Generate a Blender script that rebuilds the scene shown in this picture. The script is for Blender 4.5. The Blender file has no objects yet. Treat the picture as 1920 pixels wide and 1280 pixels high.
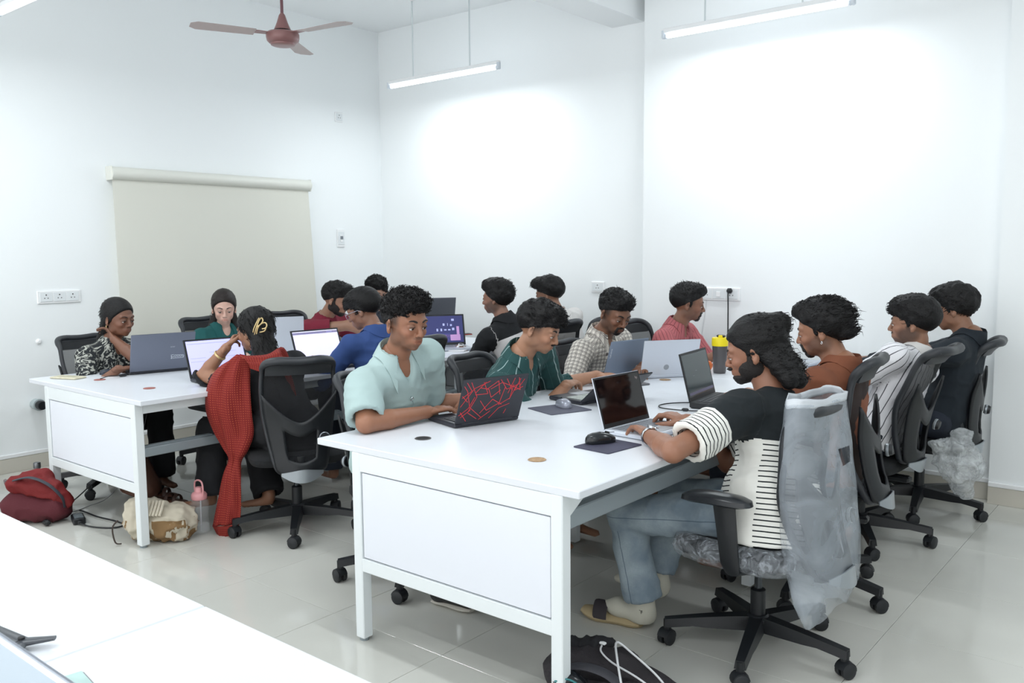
import bpy, math, random
import numpy as np
from mathutils import Vector, Matrix
random.seed(7); RNG = np.random.default_rng(7)
SC = bpy.context.scene; COL = SC.collection
# ------------------------------------------------------------------ camera
FPX, YAW, PITCH, ROLL, HC = 1625.5, -.6880, .10428, -.0082, 1.46
def cam_axes():
    cy, sy, cp, sp = math.cos(YAW), math.sin(YAW), math.cos(PITCH), math.sin(PITCH)
    F = np.array([cp*sy, cp*cy, -sp]); r = np.array([cy, -sy, 0.]); u = np.cross(r, F)
    cr, sr = math.cos(ROLL), math.sin(ROLL)
    return np.array([r*cr+u*sr, -r*sr+u*cr, F])
CM = cam_axes(); CP = np.array([0, 0, HC])
def ray(x, y): return CM.T @ np.array([(x-960)/FPX, -(y-640)/FPX, 1.])
def atz(x, y, z):
    d = ray(x, y); return CP + d*((z-HC)/d[2])
def atx(x, y, X):
    d = ray(x, y); return CP + d*(X/d[0])
def aty(x, y, Y):
    d = ray(x, y); return CP + d*(Y/d[1])
cam = bpy.data.cameras.new('camera'); co = bpy.data.objects.new('camera', cam); COL.objects.link(co)
cam.sensor_width = 36; cam.lens = FPX*36/1920; cam.clip_start = .05
m = Matrix.Identity(4)
for i in range(3):
    m[i][0] = CM[0][i]; m[i][1] = CM[1][i]; m[i][2] = -CM[2][i]; m[i][3] = CP[i]
co.matrix_world = m; SC.camera = co
cam.dof.use_dof = True; cam.dof.focus_distance = 3.7; cam.dof.aperture_fstop = 14.0
# ------------------------------------------------------------------ world, lights, exposure
w = bpy.data.worlds.new('world'); SC.world = w; w.use_nodes = True
w.node_tree.nodes['Background'].inputs[0].default_value = (.985, .993, 1, 1)
w.node_tree.nodes['Background'].inputs[1].default_value = 2.0
SC.view_settings.view_transform = 'Standard'; SC.view_settings.look = 'None'
SC.view_settings.exposure = 0.10; SC.view_settings.gamma = 1; SC.view_settings.use_curve_mapping = False
TUBES = [(-4.9, 5.1), (-2.3, 5.1), (-4.9, 2.1), (-2.3, 2.1), (-4.9, .3), (-2.3, .3), (.4, 3.6), (.4, .9)]  # tubes outside the view are added to even out the room light
TUBE_Z, TUBE_W = 2.86, 13
for x, y in TUBES:
    l = bpy.data.lights.new('tube_glow', 'AREA'); l.shape = 'RECTANGLE'; l.size = 1.14; l.size_y = .05
    l.energy = TUBE_W; l.color = (.93, .975, 1); o = bpy.data.objects.new('tube_glow', l); COL.objects.link(o)
    o.location = (x, y, TUBE_Z-.055)
# ------------------------------------------------------------------ materials
MATS = {}
def srgb(r, g, b): return tuple(((c/255)/12.92 if c/255 <= .04045 else ((c/255+.055)/1.055)**2.4) for c in (r, g, b))
def mat(name, c, rough=.5, metal=0, noise=0, scale=8, bump=0, bscale=60, **kw):
    if name in MATS: return MATS[name]
    m = bpy.data.materials.new(name); m.use_nodes = True; nt = m.node_tree; b = nt.nodes['Principled BSDF']
    b.inputs['Base Color'].default_value = (*c[:3], 1); b.inputs['Roughness'].default_value = rough; b.inputs['Metallic'].default_value = metal
    for k, v in kw.items(): b.inputs[k.replace('_', ' ')].default_value = v
    tc = nt.nodes.new('ShaderNodeTexCoord')
    if noise:
        n = nt.nodes.new('ShaderNodeTexNoise'); n.inputs['Scale'].default_value = scale; nt.links.new(tc.outputs['Object'], n.inputs['Vector'])
        r = nt.nodes.new('ShaderNodeValToRGB'); r.color_ramp.elements[0].color = (*[x*(1-noise) for x in c[:3]], 1); r.color_ramp.elements[1].color = (*[min(1, x*(1+noise)) for x in c[:3]], 1)
        r.color_ramp.elements[0].position = .35; r.color_ramp.elements[1].position = .65
        nt.links.new(n.outputs['Fac'], r.inputs[0]); nt.links.new(r.outputs[0], b.inputs['Base Color'])
    if bump:
        n = nt.nodes.new('ShaderNodeTexNoise'); n.inputs['Scale'].default_value = bscale; nt.links.new(tc.outputs['Object'], n.inputs['Vector'])
        bp = nt.nodes.new('ShaderNodeBump'); bp.inputs['Strength'].default_value = bump; bp.inputs['Distance'].default_value = .01
        nt.links.new(n.outputs['Fac'], bp.inputs['Height']); nt.links.new(bp.outputs[0], b.inputs['Normal'])
    MATS[name] = m; return m
def emat(name, c, s):
    m = mat(name, c, .5); b = m.node_tree.nodes['Principled BSDF']
    b.inputs['Emission Color'].default_value = (*c, 1); b.inputs['Emission Strength'].default_value = s; return m
WALL = mat('white_paint', srgb(243, 247, 248), .7, bump=.03, bscale=180)
CEIL = mat('ceiling_paint', srgb(246, 249, 250), .8)
DESK = mat('white_laminate', srgb(224, 228, 234), .32)
DESKM = mat('white_steel', srgb(232, 238, 240), .38)
DPAN = mat('desk_panel_board', srgb(230, 234, 242), .5)
STEEL = mat('grey_steel_channel', srgb(150, 160, 165), .4, .3)
TILE = mat('glazed_tile', srgb(208, 208, 201), .09, noise=.02, scale=3)
SKIRT = mat('beige_skirting_tile', srgb(205, 201, 190), .25)
BLACKP = mat('black_plastic', srgb(22, 25, 29), .45, bump=.05, bscale=400)
DGREYP = mat('charcoal_plastic', srgb(40, 43, 48), .45, bump=.05, bscale=400)
BLACKF = mat('black_fabric', srgb(18, 20, 23), .9, bump=.3, bscale=300)
SILVER = mat('silver_plastic', srgb(165, 172, 178), .3, .6)
RUBBER = mat('caster_rubber', srgb(26, 29, 33), .5)
CHROME = mat('chrome', (.75, .76, .78), .12, 1)
WHITEP = mat('white_plastic', srgb(242, 244, 245), .35)
DARK = mat('dark_hole', (.01, .01, .012), .6)
def thin_mat(name, col, alpha, rough=.5, spec=.5, nscale=0, amin=.1, amax=.6, bump=0, bs=9):
    m = bpy.data.materials.new(name); m.use_nodes = True; nt = m.node_tree; b = nt.nodes['Principled BSDF']; out = nt.nodes['Material Output']
    b.inputs['Base Color'].default_value = (*col, 1); b.inputs['Roughness'].default_value = rough
    t = nt.nodes.new('ShaderNodeBsdfTransparent'); mx = nt.nodes.new('ShaderNodeMixShader'); mx.inputs[0].default_value = alpha
    nt.links.new(t.outputs[0], mx.inputs[1]); nt.links.new(b.outputs[0], mx.inputs[2]); nt.links.new(mx.outputs[0], out.inputs[0])
    if nscale:
        tc = nt.nodes.new('ShaderNodeTexCoord'); n = nt.nodes.new('ShaderNodeTexNoise'); n.inputs['Scale'].default_value = nscale; n.inputs['Detail'].default_value = 4; n.inputs['Distortion'].default_value = 1.5
        r = nt.nodes.new('ShaderNodeMapRange'); r.inputs[1].default_value = .35; r.inputs[2].default_value = .68; r.inputs[3].default_value = amin; r.inputs[4].default_value = amax
        nt.links.new(tc.outputs['Object'], n.inputs['Vector']); nt.links.new(n.outputs['Fac'], r.inputs[0]); nt.links.new(r.outputs[0], mx.inputs[0])
        if bump:
            bp = nt.nodes.new('ShaderNodeBump'); bp.inputs['Strength'].default_value = bump; bp.inputs['Distance'].default_value = .02
            n2 = nt.nodes.new('ShaderNodeTexNoise'); n2.inputs['Scale'].default_value = bs; n2.inputs['Distortion'].default_value = 2; nt.links.new(tc.outputs['Object'], n2.inputs['Vector'])
            nt.links.new(n2.outputs['Fac'], bp.inputs['Height']); nt.links.new(bp.outputs[0], b.inputs['Normal'])
    return m
MESHM = thin_mat('black_mesh_fabric', srgb(24, 26, 30), .72, .8)
PLASTIC = thin_mat('clear_polythene', srgb(200, 210, 220), .4, .18, nscale=4, amin=.26, amax=.50, bump=.3, bs=9)
FILM = thin_mat('clear_film', srgb(205, 212, 220), .3, .12, nscale=20, amin=.08, amax=.5, bump=.8, bs=35)
CLEAR = thin_mat('clear_bottle_plastic', srgb(235, 238, 240), .13, .05)
# ------------------------------------------------------------------ basic mesh helpers
def link(o, parent=None):
    COL.objects.link(o)
    if parent is not None: o.parent = parent
    return o
def mob(name, V, F, m, parent=None, smooth=True, loc=None):
    me = bpy.data.meshes.new(name)
    me.from_pydata([tuple(map(float, v)) for v in V], [], [tuple(map(int, f)) for f in F]); me.update()
    if isinstance(m, (list, tuple)):
        for x in m: me.materials.append(x)
    else: me.materials.append(m)
    if smooth: me.polygons.foreach_set('use_smooth', [True]*len(me.polygons))
    o = bpy.data.objects.new(name, me); link(o, parent)
    if loc is not None: o.location = loc
    return o
def empty(name, loc=(0, 0, 0), rz=0, label=None, cat=None, group=None):
    o = bpy.data.objects.new(name, None); o.empty_display_size = .05; link(o); o.location = tuple(map(float, loc)); o.rotation_euler = (0, 0, rz)
    return tag(o, label, cat, group)
def tag(o, label=None, cat=None, group=None, kind=None):
    if label: o['label'] = label
    if cat: o['category'] = cat
    if group: o['group'] = group
    if kind: o['kind'] = kind
    return o
class G:
    """collects geometry for one mesh"""
    def __init__(s): s.V = []; s.F = []
    def add(s, V, F):
        n = len(s.V); s.V += [np.array(v, float) for v in V]; s.F += [tuple(i+n for i in f) for f in F]; return s
    def box(s, c, d, R=None, bev=0):
        c = np.array(c, float); hx, hy, hz = [q/2 for q in d]
        R = np.eye(3) if R is None else R
        if bev <= 0:
            V = [c+R@np.array([x*hx, y*hy, z*hz]) for x in (-1, 1) for y in (-1, 1) for z in (-1, 1)]
            F = [(0, 1, 3, 2), (4, 6, 7, 5), (0, 4, 5, 1), (2, 3, 7, 6), (0, 2, 6, 4), (1, 5, 7, 3)]
            return s.add(V, F)
        # chamfered: loops in z of octagons
        b = bev; V = []; F = []
        def octa(q, z):
            X, Y = hx-q, hy-q; k = b
            return [(X, -Y+k, z), (X, Y-k, z), (X-k, Y, z), (-X+k, Y, z), (-X, Y-k, z), (-X, -Y+k, z), (-X+k, -Y, z), (X-k, -Y, z)]
        rings = [octa(b, -hz), octa(0, -hz+b), octa(0, hz-b), octa(b, hz)]
        for r in rings: V += [c+R@np.array(p) for p in r]
        for i in range(3):
            for j in range(8): F.append((i*8+j, i*8+(j+1) % 8, (i+1)*8+(j+1) % 8, (i+1)*8+j))
        F.append(tuple(range(7, -1, -1))); F.append(tuple(range(24, 32)))
        return s.add(V, F)
    def lathe(s, prof, n=20, c=(0, 0, 0), R=None, cap=True):
        c = np.array(c, float); R = np.eye(3) if R is None else R; V = []; F = []
        for r, z in prof:
            for i in range(n):
                a = 2*math.pi*i/n; V.append(c+R@np.array([r*math.cos(a), r*math.sin(a), z]))
        for k in range(len(prof)-1):
            for i in range(n): F.append((k*n+i, k*n+(i+1) % n, (k+1)*n+(i+1) % n, (k+1)*n+i))
        if cap: F.append(tuple(range(n-1, -1, -1))); F.append(tuple(range((len(prof)-1)*n, len(prof)*n)))
        return s.add(V, F)
    def tube(s, pts, r, n=8, closed=False, up=None, sx=1, sy=1):
        """sweep an ellipse (r*sx sideways, r*sy along up) along pts; r may be a list"""
        P = [np.array(p, float) for p in pts]; N = len(P); rr = r if hasattr(r, '__len__') else [r]*N; V = []; F = []
        prev = None
        for i in range(N):
            a = P[(i-1) % N] if (closed or i > 0) else P[i]; b = P[(i+1) % N] if (closed or i < N-1) else P[i]
            t = b-a; t = t/(np.linalg.norm(t)+1e-9)
            if up is not None: u = np.array(up, float)
            else: u = prev if prev is not None else (np.array([0, 0, 1.]) if abs(t[2]) < .9 else np.array([1., 0, 0]))
            u = u-t*(u@t); u = u/(np.linalg.norm(u)+1e-9); prev = u; sd = np.cross(t, u)
            for j in range(n):
                an = 2*math.pi*j/n; V.append(P[i]+rr[i]*(sd*math.cos(an)*sx+u*math.sin(an)*sy))
        for i in range(N if closed else N-1):
            i2 = (i+1) % N
            for j in range(n): F.append((i*n+j, i*n+(j+1) % n, i2*n+(j+1) % n, i2*n+j))
        if not closed: F.append(tuple(range(n-1, -1, -1))); F.append(tuple(range((N-1)*n, N*n)))
        return s.add(V, F)
    def grid(s, f, nu, nv, thick=0):
        """surface f(u,v)->xyz, optional thickness (closed slab)"""
        A = [[np.array(f(i/nu, j/nv), float) for j in range(nv+1)] for i in range(nu+1)]
        if not thick:
            V = [p for r in A for p in r]; F = [(i*(nv+1)+j, (i+1)*(nv+1)+j, (i+1)*(nv+1)+j+1, i*(nv+1)+j+1) for i in range(nu) for j in range(nv)]
            return s.add(V, F)
        V = []; F = []
        for sg in (0, 1):
            for i in range(nu+1):
                for j in range(nv+1):
                    a = A[min(i+1, nu)][j]-A[max(i-1, 0)][j]; b = A[i][min(j+1, nv)]-A[i][max(j-1, 0)]
                    n = np.cross(a, b); n = n/(np.linalg.norm(n)+1e-9); V.append(A[i][j]+n*thick*(.5-sg))
        M = (nu+1)*(nv+1); q = lambda i, j: i*(nv+1)+j
        for i in range(nu):
            for j in range(nv):
                F.append((q(i, j), q(i+1, j), q(i+1, j+1), q(i, j+1))); F.append((M+q(i, j), M+q(i, j+1), M+q(i+1, j+1), M+q(i+1, j)))
        for i in range(nu): F.append((q(i, 0), M+q(i, 0), M+q(i+1, 0), q(i+1, 0))); F.append((q(i, nv), q(i+1, nv), M+q(i+1, nv), M+q(i, nv)))
        for j in range(nv): F.append((q(0, j), q(0, j+1), M+q(0, j+1), M+q(0, j))); F.append((q(nu, j), M+q(nu, j), M+q(nu, j+1), q(nu, j+1)))
        return s.add(V, F)
    def out(s, name, m, parent=None, smooth=False, loc=None, auto=True):
        o = mob(name, s.V, s.F, m, parent, smooth, loc)
        if smooth and auto:
            me = o.data
            try: me.set_sharp_from_angle(angle=math.radians(38))
            except Exception: pass
        return o
def rot(az=0, ax='z'):
    c, s_ = math.cos(az), math.sin(az)
    return {'z': np.array([[c, -s_, 0], [s_, c, 0], [0, 0, 1.]]), 'y': np.array([[c, 0, s_], [0, 1., 0], [-s_, 0, c]]), 'x': np.array([[1., 0, 0], [0, c, -s_], [0, s_, c]])}[ax]
def catmull(P, n=6, closed=False):
    P = [np.array(p, float) for p in P]; N = len(P); out = []
    for i in range(N if closed else N-1):
        g = (lambda k: P[k % N]) if closed else (lambda k: P[max(0, min(N-1, k))])
        a, b, c, d = g(i-1), g(i), g(i+1), g(i+2)
        for j in range(n):
            t = j/n; out.append(.5*((2*b)+(c-a)*t+(2*a-5*b+4*c-d)*t*t+(3*b-a-3*c+d)*t**3))
    if not closed: out.append(P[-1])
    return out
def copy_tree(o, parent=None):
    c = o.copy(); COL.objects.link(c)
    if parent is not None: c.parent = parent
    for ch in list(o.children): copy_tree(ch, c)
    return c
def text_mesh(name, body, size, m, parent, M4, depth=.0004):
    cu = bpy.data.curves.new(name, 'FONT'); cu.body = body; cu.size = size; cu.extrude = depth; cu.align_x = 'CENTER'; cu.align_y = 'CENTER'
    t = bpy.data.objects.new('tmp', cu); COL.objects.link(t)
    me = bpy.data.meshes.new_from_object(t); bpy.data.objects.remove(t); me.materials.clear(); me.materials.append(m)
    o = bpy.data.objects.new(name, me); link(o, parent); o.matrix_local = M4; return o
# ------------------------------------------------------------------ signed-distance modelling
def vnoise(P, seed=0):
    i = np.floor(P).astype(np.int64); f = P-i; f = f*f*(3-2*f)
    def h(a, b, c):
        n = (a*374761393+b*668265263+c*2147483647+seed*974711) & 0x7fffffff
        n = ((n ^ (n >> 13))*1274126177) & 0x7fffffff; n = (n ^ (n >> 16)) & 0xffff
        return n/32767.5-1
    r = 0
    for dx in (0, 1):
        for dy in (0, 1):
            for dz in (0, 1):
                w_ = (f[:, 0] if dx else 1-f[:, 0])*(f[:, 1] if dy else 1-f[:, 1])*(f[:, 2] if dz else 1-f[:, 2])
                r = r+w_*h(i[:, 0]+dx, i[:, 1]+dy, i[:, 2]+dz)
    return r
def v3(*a): return np.array(a, float)
def unit(a): a = np.array(a, float); return a/(np.linalg.norm(a)+1e-12)
def ELL(c, r, ax=None, k=.012, m='u'):
    c = np.array(c, float); r = np.array(r, float); A = np.eye(3) if ax is None else np.array(ax)
    def f(P):
        q = (P-c)@A.T; a = np.sqrt(((q/r)**2).sum(-1))+1e-9; b = np.sqrt(((q/r**2)**2).sum(-1))+1e-9
        return a*(a-1)/b
    return dict(f=f, c=c, r=r.max(), m=m, k=k)
def RC(a, b, ra, rb, n=None, s=1., k=.02, m='u', tagid=None):
    a = np.array(a, float); b = np.array(b, float); ab = b-a; L2 = ab@ab+1e-12
    n = None if n is None else unit(n)
    def f(P):
        q = P-a
        if n is not None:
            dn = (q@n)-np.clip((q@ab)/L2, 0, 1)*(ab@n); q2 = q+np.multiply.outer(dn*(1/s-1), n)
        else: q2 = q
        t = np.clip((q@ab)/L2, 0, 1)
        d = np.sqrt(((q2-np.multiply.outer(t, ab))**2).sum(-1))-(ra+(rb-ra)*t)
        return d*(s if n is not None else 1)**.5
    return dict(f=f, c=(a+b)/2, r=np.linalg.norm(ab)/2+max(ra, rb), m=m, k=k)
def HS(p, n, m='i', lim=None, k=.002):
    p = np.array(p, float); n = unit(n)
    return dict(f=lambda P: (P-p)@n, c=None, r=0, m=m, k=k, lim=lim)
def smin(a, b, k):
    if k <= 0: return np.minimum(a, b)
    h = np.clip(.5+.5*(b-a)/k, 0, 1); return b+(a-b)*h-k*h*(1-h)
def apply_op(D, d, o):
    if o['m'] == 'u': return smin(D, d, o['k'])
    if o['m'] == 's': return -smin(-D, d, o['k'])
    return -smin(-D, -d, o['k'])
def ev(ops, P):
    D = np.full(len(P), 1.)
    for o in ops: D = apply_op(D, o['f'](P), o)
    return D
def field(ops, lo, hi, h):
    n = np.maximum(np.ceil((hi-lo)/h).astype(int)+1, 4)
    ax = [lo[i]+h*np.arange(n[i]) for i in range(3)]
    D = np.full(tuple(n), .25)
    for o in ops:
        if o['c'] is None: sl = [slice(0, n[i]) for i in range(3)]
        else:
            R = o['r']+max(o['k'], 0)+2.5*h+.004; sl = []
            for i in range(3):
                a = int(max(0, np.floor((o['c'][i]-R-lo[i])/h))); b = int(min(n[i], np.ceil((o['c'][i]+R-lo[i])/h)+1)); sl.append(slice(a, b))
            if any(s_.stop <= s_.start for s_ in sl): continue
        X, Y, Z = np.meshgrid(ax[0][sl[0]], ax[1][sl[1]], ax[2][sl[2]], indexing='ij')
        P = np.stack([X, Y, Z], -1).reshape(-1, 3); d = o['f'](P).reshape(X.shape); sl = tuple(sl)
        D[sl] = apply_op(D[sl], d, o)
    return D
COR = [(a, b, c) for a in (0, 1) for b in (0, 1) for c in (0, 1)]
EDG = [(p, q) for p in COR for q in COR if sum(abs(x-y) for x, y in zip(p, q)) == 1 and p < q]
def nets(D, lo, h):
    s = D < 0; cnt = np.zeros(tuple(k-1 for k in D.shape), np.int8)
    for a, b, c in COR: cnt += s[a:s.shape[0]-1+a, b:s.shape[1]-1+b, c:s.shape[2]-1+c]
    act = (cnt > 0) & (cnt < 8); I = np.argwhere(act); idx = -np.ones(cnt.shape, np.int64); idx[act] = np.arange(len(I))
    pos = np.zeros((len(I), 3)); num = np.zeros(len(I))
    for p, q in EDG:
        da = D[I[:, 0]+p[0], I[:, 1]+p[1], I[:, 2]+p[2]]; db = D[I[:, 0]+q[0], I[:, 1]+q[1], I[:, 2]+q[2]]
        mk = (da < 0) != (db < 0); t = np.where(mk, da/np.where(mk, da-db, 1), 0)
        pos += (np.array(p)+t[:, None]*(np.array(q)-np.array(p)))*mk[:, None]; num += mk
    V = lo+h*(I+pos/np.maximum(num, 1)[:, None]); F = []
    nx, ny, nz = D.shape
    for a in range(3):
        sl0 = [slice(1, -1)]*3; sl1 = [slice(1, -1)]*3
        sl0[a] = slice(0, -1); sl1[a] = slice(1, None)
        ch = s[tuple(sl0)] != s[tuple(sl1)]; E = np.argwhere(ch); off = np.array([1, 1, 1]); off[a] = 0; E = E+off
        b, c = (a+1) % 3, (a+2) % 3; eb = np.zeros(3, int); eb[b] = 1; ec = np.zeros(3, int); ec[c] = 1
        q = [E-eb-ec, E-ec, E, E-eb]; q = [idx[x[:, 0], x[:, 1], x[:, 2]] for x in q]
        inside = s[E[:, 0], E[:, 1], E[:, 2]]
        Q = np.stack(q, 1); Q[~inside] = Q[~inside][:, ::-1]; F.append(Q[(Q >= 0).all(1)])
    return V, np.concatenate(F)
def sdf(ops, h, pad=.02):
    cs = [o for o in ops if o['c'] is not None and o['m'] == 'u']
    lo = np.min([o['c']-o['r'] for o in cs], 0)-pad; hi = np.max([o['c']+o['r'] for o in cs], 0)+pad
    return nets(field(ops, lo, hi, h), lo, h)
def vnormals(V, F):
    fn = np.cross(V[F[:, 2]]-V[F[:, 0]], V[F[:, 3]]-V[F[:, 1]]); N = np.zeros_like(V)
    for i in range(4): np.add.at(N, F[:, i], fn)
    return N/(np.linalg.norm(N, axis=1)[:, None]+1e-12)
def relax(V, F, it=1, w_=.5):
    for _ in range(it):
        A = np.zeros_like(V); c = np.zeros(len(V))
        for i in range(4):
            np.add.at(A, F[:, i], V[F[:, (i+1) % 4]]+V[F[:, (i+3) % 4]]); np.add.at(c, F[:, i], 2)
        V = V*(1-w_)+w_*A/np.maximum(c, 1)[:, None]
    return V
def fastmob(name, V, F, m, parent=None, attrs=None):
    me = bpy.data.meshes.new(name); nf = len(F)
    me.vertices.add(len(V)); me.vertices.foreach_set('co', V.astype(np.float32).ravel())
    me.loops.add(nf*4); me.loops.foreach_set('vertex_index', F.astype(np.int32).ravel())
    me.polygons.add(nf); me.polygons.foreach_set('loop_start', np.arange(0, nf*4, 4, dtype=np.int32)); me.polygons.foreach_set('loop_total', np.full(nf, 4, dtype=np.int32))
    me.polygons.foreach_set('use_smooth', np.ones(nf, dtype=bool))
    me.update(calc_edges=True); me.materials.append(m)
    for k, A in (attrs or {}).items():
        if k == 'tone':
            at = me.attributes.new(k, 'FLOAT_COLOR', 'POINT'); at.data.foreach_set('color', np.concatenate([A, np.ones((len(A), 1))], 1).astype(np.float32).ravel())
        else:
            at = me.attributes.new(k, 'FLOAT_VECTOR', 'POINT'); at.data.foreach_set('vector', A.astype(np.float32).ravel())
    o = bpy.data.objects.new(name, me); return link(o, parent)
def merge(L):
    Vs = []; Fs = []; n = 0
    for V, F in L: Vs.append(V); Fs.append(F+n); n += len(V)
    return np.concatenate(Vs), np.concatenate(Fs)
# ------------------------------------------------------------------ room shell
XL, YB, YR, YC, XR, YF, ZC = -6.251, 5.671, 5.55, 5.474, 3.2, -2.2, 3.49
def slab(name, lo, hi, m, parent=None, bev=0):
    c = [(a+b)/2 for a, b in zip(lo, hi)]; d = [b-a for a, b in zip(lo, hi)]
    return G().box(c, d, bev=bev).out(name, m, parent)
def struct(o): o['kind'] = 'structure'; return o
# floor: screed with individually laid 0.6 m tiles
fl = struct(slab('floor', (XL-.2, YF, -.12), (XR, YB+.2, -.010), mat('grout', srgb(150, 150, 144), .8)))
tile_me = None
for i in range(-6, 6):
    for j in range(-4, 7):
        x0, y0 = -.927+.6*i-1.8, 2.158+.6*j-.0
        if i > 6: continue
        x0 = -2.721+.6*i; y0 = 2.158+.6*j
        if x0 < XL-.6 or y0+.6 > YB+.6: continue
        if tile_me is None:
            t = G().box((.3, .3, -.005), (.598, .598, .010), bev=.0008).out('tile', TILE, fl); tile_me = t.data
        else: t = bpy.data.objects.new('tile', tile_me); link(t, fl)
        t.location = (x0, y0, 0)
fl['kind'] = 'structure'
# left wall with the window hole behind the blind
WY0, WY1, WZ0, WZ1 = 3.18, 4.66, 1.0, 1.98
g = G()
def bx(g, lo, hi): g.box([(a+b)/2 for a, b in zip(lo, hi)], [b-a for a, b in zip(lo, hi)])
bx(g, (XL-.2, YF, -.1), (XL, WY0, ZC)); bx(g, (XL-.2, WY1, -.1), (XL, YB+.2, ZC)); bx(g, (XL-.2, WY0, -.1), (XL, WY1, WZ0)); bx(g, (XL-.2, WY0, WZ1), (XL, WY1, ZC))
struct(g.out('wall_left', WALL))
wn = G()
for a, b in (((XL-.13, WY0, WZ0), (XL-.09, WY0+.04, WZ1)), ((XL-.13, WY1-.04, WZ0), (XL-.09, WY1, WZ1)), ((XL-.13, WY0, WZ0), (XL-.09, WY1, WZ0+.04)), ((XL-.13, WY0, WZ1-.04), (XL-.09, WY1, WZ1)), ((XL-.13, (WY0+WY1)/2-.02, WZ0), (XL-.09, (WY0+WY1)/2+.02, WZ1))): bx(wn, a, b)
wo = struct(wn.out('window_1', WHITEP))
slab('pane', (XL-.115, WY0+.02, WZ0+.02), (XL-.109, WY1-.02, WZ1-.02), CLEAR, wo)
# back wall, left bay / nearer right bay / column
g = G(); bx(g, (XL-.2, YB, -.1), (-3.1, YB+.2, ZC)); bx(g, (-3.313, YR, -.1), (-.9, YB+.2, ZC)); struct(g.out('wall_back', WALL))
struct(slab('trim_1', (-.978, YC, -.1), (XR, YB+.2, ZC), WALL))['label'] = 'projecting white wall pier at the right edge'
struct(slab('wall_right', (XR, YF, -.1), (XR+.15, YB+.2, ZC), WALL))
struct(slab('ceiling', (XL-.2, YF, ZC), (XR+.15, YB+.2, ZC+.15), CEIL))
struct(slab('trim_2', (-3.664, YF, 3.113), (-3.385, YB, ZC), CEIL))['label'] = 'white ceiling beam running along the room'
# skirting: tiled plinth with a white timber bead
def skirt(name, lo, hi, axis, side):
    """axis: 0 runs along x, 1 along y; tile courses 0.6 long"""
    o = slab(name, lo, hi, mat('skirting_bed', srgb(190, 186, 176), .6)); struct(o)
    a, b = lo[axis], hi[axis]; n = 0; t = a
    while t < b-.01:
        e = min(t+.6, b); l2 = list(lo); h2 = list(hi); l2[axis] = t+.001; h2[axis] = e-.001; l2[2] = .001; h2[2] = .098
        k = 1-axis
        if side > 0: h2[k] += .003
        else: l2[k] -= .003
        slab('skirting_tile', l2, h2, SKIRT, o); t = e
    l2 = list(lo); h2 = list(hi); l2[2] = .100; h2[2] = .126; k = 1-axis
    if side > 0: h2[k] += .006
    else: l2[k] -= .006
    slab('cap_bead', l2, h2, WHITEP, o, bev=.003)
skirt('baseboard_left', (XL, YF, 0), (XL+.010, YB, .1), 1, 1)
skirt('baseboard_back', (XL, YB-.010, 0), (-3.313, YB, .1), 0, -1)
skirt('baseboard_right', (-3.313, YR-.010, 0), (-.978, YR, .1), 0, -1)
skirt('baseboard_pier', (-.978, YC-.010, 0), (XR, YC, .1), 0, -1)
# roller blind, its foot kicked away from the wall
bl = empty('roller_blind', (XL+.04, 3.9, 0), 0, 'cream roller blind hanging over the window on the left wall', 'blind')
bm_ = mat('cream_blind_fabric', srgb(221, 221, 211), .85, bump=.06, bscale=500)
bcas = mat('cream_cassette', srgb(224, 225, 217), .4)
T0, T1 = (3.035, 4.775)
g = G(); g.tube([(.02, T0-3.9, 2.035), (.02, T1-3.9, 2.035)], .047, 18, up=(0, 0, 1)).out('cassette', bcas, bl, True)
for y in (T0, T1): G().box((.005, y-3.9, 2.035), (.09, .012, .1), bev=.004).out('bracket', bcas, bl)
def blf(u, v):
    z = 2.02-v*1.34; y = (T0+.012)+u*(T1-T0-.024); off = .02+.02*v
    return (off+.006*math.sin(u*9)*v+.004*math.sin(u*23+1)*v, y-3.9+v*.06*(u), z)
G().grid(blf, 24, 10, .002).out('fabric', bm_, bl, True)
G().tube([(.04, T0+.02-3.9, .675), (.04, T1+.04-3.9, .675)], .012, 10).out('bottom_bar', bcas, bl, True)
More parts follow.
